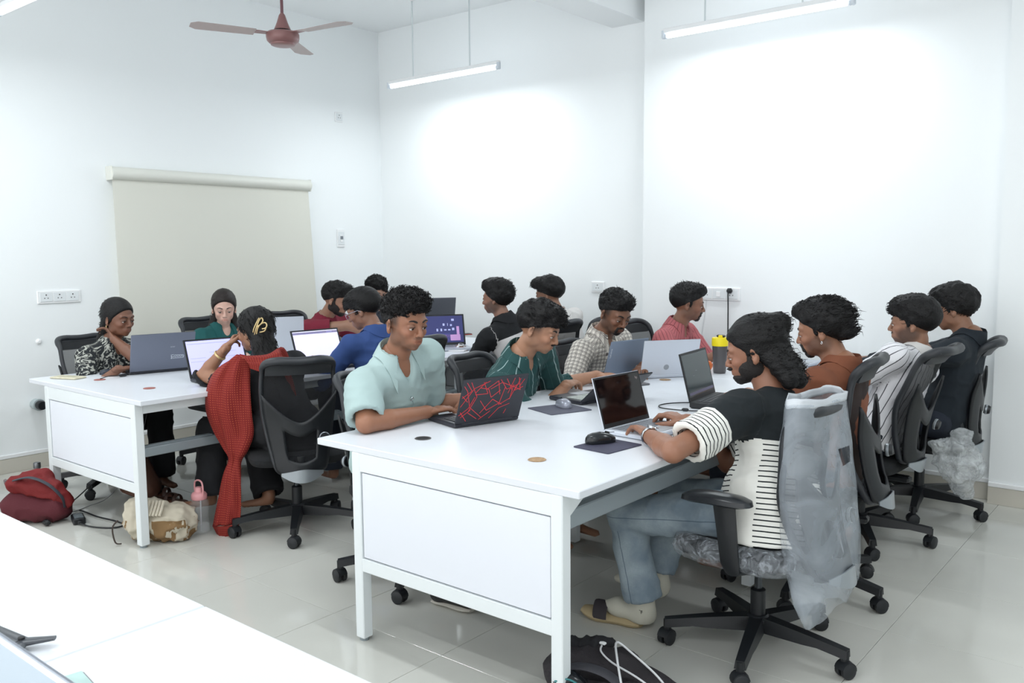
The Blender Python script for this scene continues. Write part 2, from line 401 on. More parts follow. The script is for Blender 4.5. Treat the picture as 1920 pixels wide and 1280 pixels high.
# ------------------------------------------------------------------ desks
def grommet(parent, x, y, z, m, open_=False):
    g = G(); g.lathe([(.030, .0), (.032, .0015), (.030, .003), (.026, .003), (.025, .001)], 24, (x, y, z), cap=False); ro = g.out('grommet', mat('grommet_rim_dark', srgb(70, 66, 66), .4) if open_ else m, parent, True)
    if open_: G().lathe([(.026, .0012), (.0, .0012)], 24, (x, y, z), cap=False).out('hole', DARK, ro)
    else: G().lathe([(.026, .0022), (.0, .0026)], 24, (x, y, z), cap=False).out('cap', m, ro, True)
def desk(name, x0, x1, y0, y1, label, groms, seams, chz=(.455, .505), rail_in=0.):
    r = empty(name, ((x0+x1)/2, (y0+y1)/2, 0), 0, label, 'desk'); ox, oy = (x0+x1)/2, (y0+y1)/2
    L = lambda lo, hi: ((lo[0]-ox, lo[1]-oy, lo[2]), (hi[0]-ox, hi[1]-oy, hi[2]))
    ys = [y0]+seams+[y1]
    for a, b in zip(ys[:-1], ys[1:]): slab('tabletop', *L((x0, a+.0008, .725), (x1, b-.0008, .75)), DESK, r, bev=.0025)
    ix0, ix1 = x0+.20, x1-.062
    def frame(yy, s_):
        for xx in (ix0, ix1-.045):
            slab('leg', *L((xx, yy, .012), (xx+.045, yy+.045, .725)), DESKM, r, bev=.003)
            G().lathe([(.018, 0), (.018, .013)], 12, (xx+.022-ox, yy+.022-oy, 0)).out('foot', STEEL, r)
        slab('rail', *L((ix0+.04, yy+.002, .655), (ix1-.04, yy+.043, .724)), DESKM, r, bev=.002)
        slab('rail', *L((ix0+.04, yy+.002, .275), (ix1-.04, yy+.043, .325)), DESKM, r, bev=.002)
        slab('modesty_panel', *L((ix0+.050, yy+.006, .330), (ix1-.050, yy+.030, .650)), DPAN, r, bev=.0015)
        slab('rail', *L((ix0+.04, yy+.03, .322), (ix1-.04, yy+.04, .658)), mat('painted_gap_shade', srgb(90, 85, 88), .8), r)  # dark backing sheet, no rail: shade of the panel gap put into colour
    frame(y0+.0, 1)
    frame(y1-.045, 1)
    for k, yy in enumerate(seams):
        for xx in (ix0, ix1-.045): slab('leg', *L((xx, yy-.022, .012), (xx+.045, yy+.022, .725)), DESKM, r, bev=.003)
    for k, xx in enumerate((ix0+.002, ix1-.043-rail_in)):
        slab('side_rail', *L((xx, y0+.045+(.0 if not rail_in else -.0), .675), (xx+.04, y1-.045, .724)), DESKM if not rail_in else mat('under_top_shade_black', srgb(36, 38, 42), .6), r)  # black on the inset rail stands in for shade under the tabletop
    if rail_in:
        G().add([(ix1-.042-ox, y0+.045-oy, .724), (ix1-.042-ox, y0+.165-oy, .724), (ix1-.042-ox, y0+.045-oy, .655), (ix1-.002-ox, y0+.045-oy, .724), (ix1-.002-ox, y0+.165-oy, .724), (ix1-.002-ox, y0+.045-oy, .655)], [(0, 1, 2), (3, 5, 4), (0, 3, 4, 1), (1, 4, 5, 2), (2, 5, 3, 0)]).out('corner_bracket', DESKM, r)
    for xx in (ix1-.041,):
        slab('cable_channel', *L((xx-.0, y0+.045, chz[0]), (xx+.038, y1-.045, chz[1]-.004)), STEEL, r, bev=.004)
        slab('channel_lip', *L((xx-.025, y0+.045, chz[1]-.006), (xx+.004, y1-.045, chz[1])), STEEL, r)
    for (gx, gy, gm, op) in groms: grommet(r, gx-ox, gy-oy, .75, gm, op)
    return r
TAN = mat('tan_grommet', srgb(168, 138, 104), .6, noise=.25, scale=80); REDG = mat('red_brown_grommet', srgb(158, 96, 88), .6)
desk('desk', -2.665, -1.437, 2.055, 5.45, 'long white bench desk nearest the camera with a side panel, laptops along both sides', [(-2.33, 2.295, TAN, True), (-1.777, 2.291, TAN, False), (-2.337, 4.16, TAN, False)], [3.45, 4.4], (.610, .675), .14)
desk('desk', -5.30, -4.02, 2.055, 5.30, 'long white bench desk by the blind with two red-brown cable covers', [(-4.904, 2.278, REDG, False), (-4.373, 2.290, REDG, False)], [3.45, 4.4])
# foreground desk, a run of tops along x
r = empty('desk', (-2.2, .3, 0), 0, 'white desk across the lower left corner, seamed top, nearest the camera', 'desk')
for a, b in ((-4.2, -2.86), (-2.86, -1.5595), (-1.5575, -.2)):
    slab('tabletop', (a+2.2+.0009, -.62, .725), (b+2.2-.0008, .61, .75), DESK, r, bev=.0025)
for xx in (-4.1, -2.86, -1.56, -.3):
    for yy in (-.28+.0, .775): slab('leg', (xx+2.2-.022, yy-.3-.022, .012), (xx+2.2+.022, yy-.3+.022, .725), DESKM, r, bev=.003)
slab('side_rail', (-1.9, .45, .675), (1.9, .49, .724), DESKM, r); slab('side_rail', (-1.9, -.6, .675), (1.9, -.56, .724), DESKM, r)
# ------------------------------------------------------------------ ceiling fan
fm = mat('brown_enamel', srgb(140, 100, 98), .3, .1)
fbm = mat('fan_blade_enamel', srgb(176, 158, 154), .35)
fx, fy, fz = -5.15, 3.79, 2.93
fan = empty('ceiling_fan', (fx, fy, 0), 0, 'brown ceiling fan hanging from the ceiling at upper left', 'fan')
G().lathe([(.0, ZC-.002), (.055, ZC-.004), (.06, ZC-.03), (.02, ZC-.10)][::-1], 20, cap=False).out('canopy', fm, fan, True)
G().lathe([(.011, fz+.14), (.011, ZC-.06)], 10).out('downrod', mat('fan_rod', srgb(120, 84, 90), .35, .2), fan, True)
G().lathe([(.012, fz+.175), (.022, fz+.16), (.038, fz+.11), (.058, fz+.062)], 24).out('lower_canopy', fm, fan, True)
G().lathe([(.050, fz+.066), (.052, fz+.05)], 24).out('collar', DARK, fan, True)
G().lathe([(.03, fz-.047), (.07, fz-.045), (.082, fz-.040), (.085, fz-.030), (.092, fz-.028), (.108, fz-.012), (.113, fz+.010), (.113, fz+.034), (.102, fz+.045), (.06, fz+.052)], 32).out('motor', fm, fan, True)
for k in range(3):
    a = math.radians(8+120*k); R = rot(a)
    g = G()
    def bf(u, v):
        x = .19+u*.42; wv = .055+.018*u; tw = .14*(1-u*.3)
        y = (v-.5)*2*wv*(1-.5*max(0, u-.93)/.07); return R@np.array([x, y, fz+.03+y*tw])
    g.grid(bf, 10, 4, .003); b = g.out('blade', fbm, fan, True)
    G().add([R@np.array(p) for p in [(.09, -.03, fz+.03), (.09, .03, fz+.03), (.25, .03, fz+.036), (.25, -.03, fz+.028), (.09, -.03, fz+.035), (.09, .03, fz+.035), (.25, .03, fz+.041), (.25, -.03, fz+.033)]], [(0, 1, 2, 3), (7, 6, 5, 4), (0, 4, 5, 1), (2, 6, 7, 3), (1, 5, 6, 2), (0, 3, 7, 4)]).out('blade_bracket', fm, b)
# ------------------------------------------------------------------ tube lights hung on rods
TE = emat('lit_tube', srgb(240, 248, 255), 9)
first = None
tlab = ['white tube light on two thin rods, upper middle near the left wall', 'white tube light at the top right above the back wall']
for n, (x, y) in enumerate(TUBES):
    if first is None:
        t = empty('tube_light', (x, y, 0)); z = TUBE_Z
        G().box((0, 0, z), (1.22, .032, .030), bev=.004).out('batten', WHITEP, t)
        G().tube([(-.565, 0, z-.034), (.565, 0, z-.034)], .013, 12).out('tube', TE, t, True)
        for sx in (-1, 1):
            g = G(); g.box((sx*.60, 0, z-.020), (.022, .034, .055), bev=.005); g.box((sx*.583, 0, z-.034), (.016, .026, .026), bev=.004); g.out('end_holder', mat('lamp_holder', srgb(214, 222, 230), .4), t)
            rd = G().lathe([(.006, z+.014), (.006, ZC)], 8, (sx*.31, 0, 0)).out('hanging_rod', mat('rod_white', srgb(214, 222, 224), .4), t, True)
            G().lathe([(.02, ZC-.02), (.03, ZC-.002)], 12, (sx*.31, 0, 0)).out('ceiling_rose', WHITEP, rd)
        first = t; o = t
    else: o = copy_tree(first); o.location = (x, y, 0)
    o['category'] = 'light'; o['group'] = 'tube lights hung from the ceiling'
    o['label'] = tlab[n] if n < 2 else ['', '', 'white tube light over the near end of the back desk, just above the frame', 'added unseen tube light over the near end of the front desk, above the frame', 'added unseen tube light over the foreground desk at its left end', 'added unseen tube light over the foreground desk at its right end', 'added unseen tube light beyond the right edge, nearer the back wall', 'added unseen tube light beyond the right edge, beside the camera'][n]
# ------------------------------------------------------------------ sockets and switches
def plate(name, pos, axis, wd, ht, kinds, label, cat='socket'):
    """axis 'x': on the left wall (faces +x), 'y': on the back wall (faces -y)"""
    o = empty(name, pos, 0 if axis == 'x' else -math.pi/2, label, cat)
    G().box((.006, 0, 0), (.012, wd, ht), bev=.003).out('plate', WHITEP, o)
    n = len(kinds)
    for i, k in enumerate(kinds):
        y = (i-(n-1)/2)*(wd*.92/n)
        md = G().box((.013, y, 0), (.004, wd*.86/n, ht*.72), bev=.0015).out('module', mat('socket_insert', srgb(228, 233, 235), .35), o)
        if k == 's':
            for (dy, dz, rr) in ((0, .016, .0045), (-.011, -.006, .0035), (.011, -.006, .0035)):
                G().lathe([(rr, 0), (rr, .0006)], 10, (.0152, y+dy, dz), rot(math.pi/2, 'y')).out('pin_hole', DARK, md)
        else: G().box((.017, y, 0), (.006, wd*.3/n, ht*.4), bev=.0015).out('rocker', WHITEP, md)
    return o
plate('power_socket', (XL, 2.655, 1.168), 'x', .29, .086, 'sss', 'white socket plate with three sockets on the left wall beside the blind')
plate('power_socket', (XL, 5.17, 2.665), 'x', .085, .085, 's', 'small white socket high on the left wall near the corner')
o = plate('switch_plate', (XL, 5.155, 1.585), 'x', .085, .16, 'r', 'tall white breaker box on the left wall above a seated man', 'switch')
for k in (-1, 1): G().box((.021, k*.008, .005), (.012, .009, .03), bev=.002).out('breaker_lever', mat('breaker_grey', srgb(110, 120, 130), .4), o)
plate('power_socket', (-3.783, YB, 1.172), 'y', .12, .085, 's', 'single white socket on the back wall by the plaid-shirted man')
sp = plate('power_socket', (-2.70, YR, 1.150), 'y', .31, .088, 'srs', 'long white socket plate on the back wall holding a black plug')
pb = aty(1367, 545, YR-.03)
pl = empty('power_plug', (pb[0], YR-.014, pb[2]), 0, 'black three-pin plug with its cord hanging down the back wall', 'plug')
G().lathe([(.019, 0), (.021, .012), (.017, .026), (.008, .036)], 6, (0, 0, 0), rot(math.pi/2, 'x')).out('plug_body', BLACKP, pl, True)
G().tube(catmull([(0, -.03, -.0), (0, -.032, -.03), (.002, -.03, -.15), (.0, -.028, -.35), (-.02, -.03, -.5), (-.03, -.04, -.8), (-.05, -.05, -1.1)], 5), .0045, 6).out('cord', BLACKP, pl, True)
wc = aty(1325, 556, YR-.01)
tag(G().tube(catmull([(wc[0], YR-.006, wc[2]), (wc[0]-.02, YR-.006, wc[2]-.15), (wc[0]-.05, YR-.006, wc[2]-.35), (wc[0]-.1, YR-.006, wc[2]-.6)], 5), .0022, 6).out('white_cable', mat('cable_white', srgb(220, 222, 224), .4), None, True), 'thin white cable trailing from the long socket plate', 'cable')
kb = atx(72, 640, XL)
tag(G().lathe([(.018, 0), (.02, .006), (.012, .014), (.010, .02), (.0, .021)], 16, (kb[0], kb[1], kb[2]), rot(math.pi/2, 'y')).out('wall_knob', WHITEP, None, True), 'small round white cap on the left wall above the steel bottle', 'knob')  # round white cap on the wall, carries no hook
kb = atx(66, 757, XL)
pr = empty('wall_pipe_outlet', kb, 0, 'grey pipe outlet with black end low on the left wall', 'pipe')
G().lathe([(.036, 0), (.036, .055), (.040, .057), (.040, .07)], 20, (0, 0, 0), rot(math.pi/2, 'y')).out('sleeve', mat('pipe_grey', srgb(170, 182, 184), .4), pr, True)
G().lathe([(.030, .068), (.033, .10), (.028, .12)], 20, (0, 0, 0), rot(math.pi/2, 'y')).out('cap', BLACKP, pr, True)
# ------------------------------------------------------------------ mesh office chair
def chair_proto():
    r = empty('office_chair')
    G().lathe([(.030, .075), (.046, .08), (.046, .125), (.034, .135), (.030, .135)], 20).out('base_hub', BLACKP, r, True)
    leg_me = cas_me = None
    for k in range(5):
        R = rot(math.radians(72*k))
        if leg_me is None:
            g = G(); N = 7; P = []
            for i in range(N):
                t = i/(N-1); x = .03+t*.305; zt = .130-.030*t**1.3; zb = .078+.002*t; wv = .031-.011*t; zb = min(zb, zt-.022) if i < N else zb
                if t > .5: zb = zt-.030
                P.append([(x, -wv, zb), (x, -wv*.75, zt), (x, wv*.75, zt), (x, wv, zb)])
            V = [q for p in P for q in p]; F = [(i*4+j, i*4+(j+1) % 4, i*4+4+(j+1) % 4, i*4+4+j) for i in range(N-1) for j in range(4)]+[(3, 2, 1, 0), tuple((N-1)*4+j for j in range(4))]
            g.add(V, F); g.lathe([(.014, .052), (.015, .095)], 10, (.325, 0, 0))
            lg = g.out('leg', BLACKP, r, True); leg_me = lg.data
            g = G()
            for s_ in (-1, 1): g.lathe([(.0, 0), (.024, .001), (.0275, .005), (.0275, .017), (.022, .020), (.0, .020)], 18, (0, s_*.005 if s_ > 0 else -.005, .0275), rot(-s_*math.pi/2, 'x'), cap=False)
            g.tube([(.027*math.cos(a), 0, .030+.027*math.sin(a)) for a in np.linspace(-.1, math.pi*.95, 9)], .0055, 6, up=(0, 1, 0), sx=1, sy=4.6)
            g.lathe([(.010, .03), (.010, .058)], 8)
            cs = g.out('caster', RUBBER, lg, True); cas_me = cs.data
        else:
            lg = bpy.data.objects.new('leg', leg_me); link(lg, r)
            cs = bpy.data.objects.new('caster', cas_me); link(cs, lg)
        lg.rotation_euler = (0, 0, math.radians(72*k)); cs.location = (.328, 0, 0); cs.rotation_euler = (0, 0, [1.1, 2.4, .3, 4.0, 5.2][k])
    G().lathe([(.027, .13), (.027, .225), (.020, .23)], 18).out('gas_sleeve', BLACKP, r, True)
    G().lathe([(.014, .22), (.014, .34)], 14).out('gas_piston', mat('piston_steel', srgb(70, 74, 78), .25, .8), r, True)
    g = G(); g.box((-.02, 0, .350), (.22, .13, .045), bev=.012); g.box((-.17, 0, .340), (.14, .06, .03), bev=.008)
    mc = g.out('tilt_mechanism', BLACKP, r)
    G().tube([(.03, -.06, .340), (.03, -.17, .330), (.03, -.215, .337)], [.006, .006, .011], 8).out('lever', BLACKP, mc, True)
    # seat cushion
    def pr(u, v):
        a = 2*math.pi*u; e = .45
        cx, sy = math.copysign(abs(math.cos(a))**e, math.cos(a)), math.copysign(abs(math.sin(a))**e, math.sin(a))
        k, z = [(.0, .41), (.80, .412), (.96, .42), (1, .437), (.995, .455), (.94, .47), (.75, .478), (.4, .476), (0, .474)][int(round(v*8))]
        x = .02+cx*.235*k; z -= .035+.02*max(0, (x-.17)/.1)**2; return (x, sy*.245*k, z)
    G().grid(pr, 36, 8).out('seat', BLACKF, r, True)
    # back, modelled about its pivot at (-.20,0,.46)
    xz = lambda z: .02*math.exp(-((z-.16)/.13)**2)-.03*max(0, z-.2)/.3-.06*max(0, (z-.41)/.1)**2*1.0-.035*max(0, .02-z)/.15
    def hw(z):
        return .88*np.interp(z, [-.13, -.08, .0, .1, .2, .33, .43, .49], [.10, .155, .178, .20, .218, .228, .222, .20])
    S = lambda y, z: (-.03+xz(z)+.045*(abs(y)/.22)**2.2, y, z)
    zs = np.linspace(-.06, .44, 12); top = [(.190, .47), (.168, .495), (.115, .505), (.055, .502), (0, .500)]
    loop = [S(-hw(z), z) for z in zs]+[S(-y, z) for y, z in top]+[S(y, z) for y, z in top[::-1][1:]]+[S(hw(z), z) for z in zs[::-1]]+[S(.12, -.10), S(.05, -.115), S(-.05, -.115), S(-.12, -.10)]
    g = G(); lp = catmull(loop, 3, True); g.tube(lp, [.013+.009*max(0, min(1, (p[2]-.42)/.1)) for p in lp], 10, True, sx=1.0, sy=1.15)
    bk = g.out('back_frame', DGREYP, r, True, (-.20, 0, .425), auto=False)
    def ms(u, v):
        z = -.10+v*.60; k = 1 if z < .47 else .93; y = (u*2-1)*hw(z)*k; return S(y, z)
    G().grid(ms, 14, 20).out('back_mesh', MESHM, bk, True)
    # headband pad behind the top rail
    def hb(u, v):
        y = (u*2-1)*.178; z = .425+v*.075; p = S(y, z); return (p[0]-.012, p[1], p[2])
    G().grid(hb, 14, 4, .016).out('top_pad', DGREYP, bk, True)
    # rear shell
    nu, nv = 20, 16
    def sh(u, v):
        a = abs(2*u-1); zt = .165+.16*a**1.7; zb = -.145+.05*a**2.5; z = zb+(zt-zb)*v
        w_ = np.interp(z, [-.15, -.08, .0, .1, .2, .33], [.115, .155, .17, .19, .21, .225])
        y = .9*(2*u-1)*w_; return (-.090+.045*a**2.4+xz(z)*.6+.03*max(0, z-.1)*(1-a), y, z)
    A = [[sh(i/nu, j/nv) for j in range(nv+1)] for i in range(nu+1)]
    V = [p for q in A for p in q]; F = []
    for i in range(nu):
        for j in range(nv):
            u, v = (i+.5)/nu, (j+.5)/nv
            if .25 < u < .75 and .30 < v < .78: continue
            F.append((i*(nv+1)+j, i*(nv+1)+j+1, (i+1)*(nv+1)+j+1, (i+1)*(nv+1)+j))
    o = mob('rear_shell', V, F, BLACKP, bk); md = o.modifiers.new('t', 'SOLIDIFY'); md.thickness = .012; md.offset = 0
    def rim(u, v):
        u2 = .06+u*.88; p = sh(u2, 0); q = (1-abs(2*u-1)**2.2)
        return (p[0]-.010, p[1]*1.03, p[2]-.008+v*(.016+.056*q))
    G().grid(rim, 20, 3, .006).out('bottom_trim', SILVER, bk, True)
    kn = G().lathe([(.026, .0), (.027, .018), (.022, .03), (.0, .032)], 20, (-.085, -.125, .08), rot(-math.pi/2, 'y')).out('adjust_knob', BLACKP, bk, True)
    G().lathe([(.027, .004), (.0295, .006), (.0295, .014), (.027, .016)], 20, (-.085, -.125, .08), rot(-math.pi/2, 'y'), cap=False).out('knob_ring', SILVER, bk, True)
    G().tube([(-.03, 0, -.03), (-.04, 0, -.09), (.0, 0, -.10), (.06, 0, -.085)], .016, 8, sx=1.8).out('back_bracket', BLACKP, bk, True)
    return r
def arm_rest(r, s_):
    g = G(); g.tube([(-.05, s_*.20, .365), (-.03, s_*.265, .370), (-.025, s_*.275, .405), (-.010, s_*.275, .525), (-.0, s_*.275, .605)], [.02, .02, .022, .024, .026], 10, sx=.55, sy=1.6, up=(1, 0, 0))
    a = g.out('armrest', BLACKP, r, True)
    def pd(u, v):
        an = 2*math.pi*u; k = [0, .8, 1, .97, .8, .4, 0][int(round(v*6))]; z = [.602, .604, .612, .628, .636, .640, .641][int(round(v*6))]
        c, q = math.copysign(abs(math.cos(an))**.6, math.cos(an)), math.copysign(abs(math.sin(an))**.75, math.sin(an))
        x = c*.13*k; return (.03+x, s_*.272+q*.045*k, z-.012*max(0, x/.13)**2)
    G().grid(pd, 28, 6).out('arm_pad', mat('arm_pad_pu', srgb(40, 43, 47), .28), a, True)
CH0 = None
def chair(x, y, face, label, recl=0, base=None, back_mat=None, dz=0.):
    """face: heading in degrees the sitter looks to; recl: degrees the back leans; base: star rotation"""
    global CH0
    if CH0 is None:
        CH0 = chair_proto(); o = CH0
    else: o = copy_tree(CHK)
    if CH0 is o:
        globals()['CHK'] = o
    o.location = (x, y, 0); o.rotation_euler = (0, 0, math.radians(face))
    o['label'] = label; o['category'] = 'chair'; o['group'] = 'black mesh office chairs'
    n = 0
    for c in o.children:
        if c.name.startswith('leg'):
            c.rotation_euler = (0, 0, math.radians(72*n+(base if base is not None else 20)-face)); n += 1
        if c.name.startswith('back_frame'): c.rotation_euler = (0, -math.radians(recl), 0); c.location = (-.20, 0, .435+dz); c.scale = (1, .90, .93)
    return o
CHAIRS = [
 (-1.25, 2.925, 178, 'black office chair of the bun-haired man, back and seat wrapped in clear plastic', -8, -4, .01),
 (-1.32, 3.60, 188, 'black office chair behind the man in the rust-brown shirt', -5, -12, .10),
 (-1.36, 4.41, 177, 'black office chair behind the man in the striped white shirt, leaning back', 13, 10, .12),
 (-1.26, 5.12, 186, 'black office chair of the dark-shirted man, last on the right side of the front desk', 8, -8, .08),
 (-2.78, 2.66, 2, 'black office chair under the curly-haired man in the mint shirt', 4, -54),
 (-2.80, 3.42, 5, 'black office chair behind the man in the dark green striped shirt', 2, 10),
 (-2.80, 4.28, 0, 'black office chair behind the man in the checked shirt', 2, 33),
 (-2.82, 5.06, 0, 'black office chair behind the man in the red striped shirt', 2, 12, .07),
 (-3.75, 2.75, 150, 'black office chair with silver bottom trim holding the woman with the red scarf', 0, -40, .03),
 (-3.72, 3.47, 162, 'black office chair behind the man in the blue shirt', 2, 50, .08),
 (-3.64, 4.70, 162, 'black office chair behind the man with black sleeves and a white watch', 2, 20, .09),
 (-3.62, 5.24, 168, 'black office chair beyond the dark green shirted man, in front of the back wall', 2, 5, .08),
 (-5.36, 2.57, 4, 'black mesh chair of the woman in the black leaf-print top', 8, 18, .04),
 (-5.40, 3.40, 0, 'black mesh chair behind the pale-skinned woman in teal green', 4, 30, .09),
 (-5.46, 4.12, -8, 'black mesh chair beside the man in the maroon shirt, next to the blind', 6, 12, .09),
 (-5.46, 4.80, 0, 'black office chair of the man in dark grey with glasses', 2, 40),
 (-5.74, 1.62, 30, 'black office chair at the far left, only one caster in the photo', 0, 12),
]
CO = []
for c in CHAIRS: CO.append(chair(*c[:6], dz=c[6] if len(c) > 6 else 0))
for s_ in (-1, 1): arm_rest(CO[0], s_)
# ------------------------------------------------------------------ people
def attr_mat(name, build, rough=.85, bump=0, bscale=400, **kw):
    m = mat(name, (.5, .5, .5), rough, bump=bump, bscale=bscale, **kw); nt = m.node_tree; b = nt.nodes['Principled BSDF']
    build(nt, b); return m
def skin_build(nt, b):
    a = nt.nodes.new('ShaderNodeAttribute'); a.attribute_name = 'tone'; nt.links.new(a.outputs['Color'], b.inputs['Base Color'])
SKIN = attr_mat('skin', skin_build, .48, bump=.05, bscale=300, Subsurface_Weight=.08)
SKIN.node_tree.nodes['Principled BSDF'].inputs['Subsurface Radius'].default_value = (.012, .006, .004)
HAIR = mat('black_hair', srgb(17, 16, 17), .55, bump=.35, bscale=160, Specular_IOR_Level=.28)
HAIRB = mat('dark_brown_hair', srgb(32, 25, 23), .5, bump=.35, bscale=160, Specular_IOR_Level=.3)
BEARD = mat('beard_hair', srgb(30, 25, 24), .7, bump=.5, bscale=400)
EYEW = mat('eye_white', srgb(215, 208, 202), .2); IRIS = mat('iris_dark', srgb(38, 24, 18), .15); LASH = mat('lash_dark', srgb(26, 20, 19), .6)
def M(nt, op, a, b=None, c=None):
    n = nt.nodes.new('ShaderNodeMath'); n.operation = op
    for i, x in enumerate((a, b, c)):
        if x is None: continue
        if isinstance(x, (int, float)): n.inputs[i].default_value = x
        else: nt.links.new(x, n.inputs[i])
    return n.outputs[0]
def rest_xyz(nt):
    a = nt.nodes.new('ShaderNodeAttribute'); a.attribute_name = 'rest'; s = nt.nodes.new('ShaderNodeSeparateXYZ'); nt.links.new(a.outputs['Vector'], s.inputs[0]); return s.outputs, a
def stripes(nt, x, period, width, phase=0.):
    t = M(nt, 'FRACT', M(nt, 'ADD', M(nt, 'DIVIDE', x, period), 100.5+phase)); return M(nt, 'LESS_THAN', M(nt, 'ABSOLUTE', M(nt, 'SUBTRACT', t, .5)), width/period/2)
def mixc(nt, f, a, b):
    n = nt.nodes.new('ShaderNodeMix'); n.data_type = 'RGBA'
    if isinstance(f, (int, float)): n.inputs[0].default_value = f
    else: nt.links.new(f, n.inputs[0])
    for i, x in ((6, a), (7, b)):
        if isinstance(x, tuple): n.inputs[i].default_value = (*x[:3], 1)
        else: nt.links.new(x, n.inputs[i])
    return n.outputs[2]
def cloth(name, build=None, col=None, rough=.9, bump=.12, bscale=500):
    if build is None: return mat(name, col, rough, bump=bump, bscale=bscale)
    def bb(nt, b): nt.links.new(build(nt), b.inputs['Base Color'])
    return attr_mat(name, bb, rough, bump, bscale)
# rest coordinate: x = round the body / limb (metres), y = along (metres up), z = part code (0 torso, 1 sleeves)
def _plaid(nt):
    (x, y, z), a = rest_xyz(nt); base = srgb(226, 221, 212)
    c = mixc(nt, M(nt, 'MULTIPLY', M(nt, 'MAXIMUM', stripes(nt, x, .023, .008), stripes(nt, y, .023, .008)), .35), base, srgb(120, 108, 104))
    l = M(nt, 'MAXIMUM', M(nt, 'MAXIMUM', stripes(nt, x, .023, .0022, .33), stripes(nt, y, .023, .0022, .33)), M(nt, 'MAXIMUM', stripes(nt, x, .023, .0016, .15), stripes(nt, y, .023, .0016, .15)))
    return mixc(nt, M(nt, 'MULTIPLY', l, .85), c, srgb(62, 54, 56))
def _redstripe(nt):
    (x, y, z), a = rest_xyz(nt); return mixc(nt, M(nt, 'MULTIPLY', stripes(nt, x, .020, .0035), .75), srgb(176, 98, 102), srgb(92, 48, 56))
def _whitestripe(nt):
    (x, y, z), a = rest_xyz(nt); return mixc(nt, M(nt, 'MULTIPLY', stripes(nt, x, .036, .0042), .95), srgb(228, 228, 232), srgb(44, 46, 54))
def _teal(nt):
    (x, y, z), a = rest_xyz(nt); c = mixc(nt, M(nt, 'MULTIPLY', stripes(nt, x, .085, .0055), .8), srgb(38, 76, 76), srgb(176, 200, 200))
    return mixc(nt, M(nt, 'MULTIPLY', stripes(nt, x, .0425, .0012), .5), c, srgb(96, 126, 126))
def _bun(nt):
    (x, y, z), a = rest_xyz(nt)
    wht = srgb(232, 232, 226); blk = srgb(20, 27, 31)
    st = stripes(nt, y, .0185, .0045)
    n = nt.nodes.new('ShaderNodeTexNoise'); n.inputs['Scale'].default_value = 6; nt.links.new(a.outputs['Vector'], n.inputs['Vector'])
    ax_ = M(nt, 'ABSOLUTE', M(nt, 'SUBTRACT', M(nt, 'ABSOLUTE', x), .215)); plain = M(nt, 'MULTIPLY', M(nt, 'LESS_THAN', ax_, M(nt, 'ADD', .045, M(nt, 'MULTIPLY', M(nt, 'SUBTRACT', n.outputs['Fac'], .5), .05))), M(nt, 'LESS_THAN', z, .5))
    st = M(nt, 'MULTIPLY', st, M(nt, 'SUBTRACT', 1., plain))
    body = mixc(nt, st, wht, blk)
    yoke = M(nt, 'GREATER_THAN', y, M(nt, 'MULTIPLY', z, .0)); # above 0 = black part
    c = mixc(nt, yoke, body, blk)
    pip = M(nt, 'MULTIPLY', M(nt, 'LESS_THAN', M(nt, 'ABSOLUTE', M(nt, 'SUBTRACT', M(nt, 'ABSOLUTE', x), .135)), .0028), M(nt, 'MULTIPLY', M(nt, 'LESS_THAN', z, .5), M(nt, 'GREATER_THAN', y, -.01)))
    return mixc(nt, pip, c, srgb(150, 158, 160))
def _leaf(nt):
    (x, y, z), a = rest_xyz(nt); v = nt.nodes.new('ShaderNodeTexNoise'); v.inputs['Scale'].default_value = 19; v.inputs['Detail'].default_value = 3; v.inputs['Distortion'].default_value = 3.2
    nt.links.new(a.outputs['Vector'], v.inputs['Vector']); r = nt.nodes.new('ShaderNodeValToRGB'); r.color_ramp.elements[0].color = (*srgb(30, 34, 38), 1); r.color_ramp.elements[1].color = (*srgb(172, 174, 166), 1)
    r.color_ramp.elements[0].position = .53; r.color_ramp.elements[1].position = .57; nt.links.new(v.outputs['Fac'], r.inputs[0]); return r.outputs[0]
def _denim(nt):
    tc = nt.nodes.new('ShaderNodeTexCoord'); n = nt.nodes.new('ShaderNodeTexNoise'); n.inputs['Scale'].default_value = 9; n.inputs['Detail'].default_value = 6; nt.links.new(tc.outputs['Object'], n.inputs['Vector'])
    r = nt.nodes.new('ShaderNodeValToRGB'); r.color_ramp.elements[0].color = (*srgb(118, 134, 146), 1); r.color_ramp.elements[1].color = (*srgb(166, 180, 187), 1); r.color_ramp.elements[0].position = .35; r.color_ramp.elements[1].position = .68
    nt.links.new(n.outputs['Fac'], r.inputs[0]); (x, y, z), a = rest_xyz(nt)
    n2 = nt.nodes.new('ShaderNodeTexNoise'); n2.inputs['Scale'].default_value = 160; nt.links.new(tc.outputs['Object'], n2.inputs['Vector'])
    c = mixc(nt, M(nt, 'MULTIPLY', n2.outputs['Fac'], .35), r.outputs[0], srgb(110, 126, 140))
    return mixc(nt, M(nt, 'MULTIPLY', M(nt, 'LESS_THAN', M(nt, 'ABSOLUTE', x), .0016), .7), c, srgb(60, 80, 98))
def _dup(nt):
    (x, y, z), a = rest_xyz(nt); u = M(nt, 'ADD', x, 0.); d = M(nt, 'MULTIPLY', stripes(nt, u, .012, .0042), stripes(nt, y, .012, .0042)); return mixc(nt, d, srgb(122, 20, 18), srgb(176, 78, 46))
C_MINT = cloth('mint_knit', col=srgb(168, 190, 189)); C_TEAL = cloth('dark_green_striped_cotton', _teal); C_PLAID = cloth('checked_cotton', _plaid); C_RED = cloth('red_striped_cotton', _redstripe)
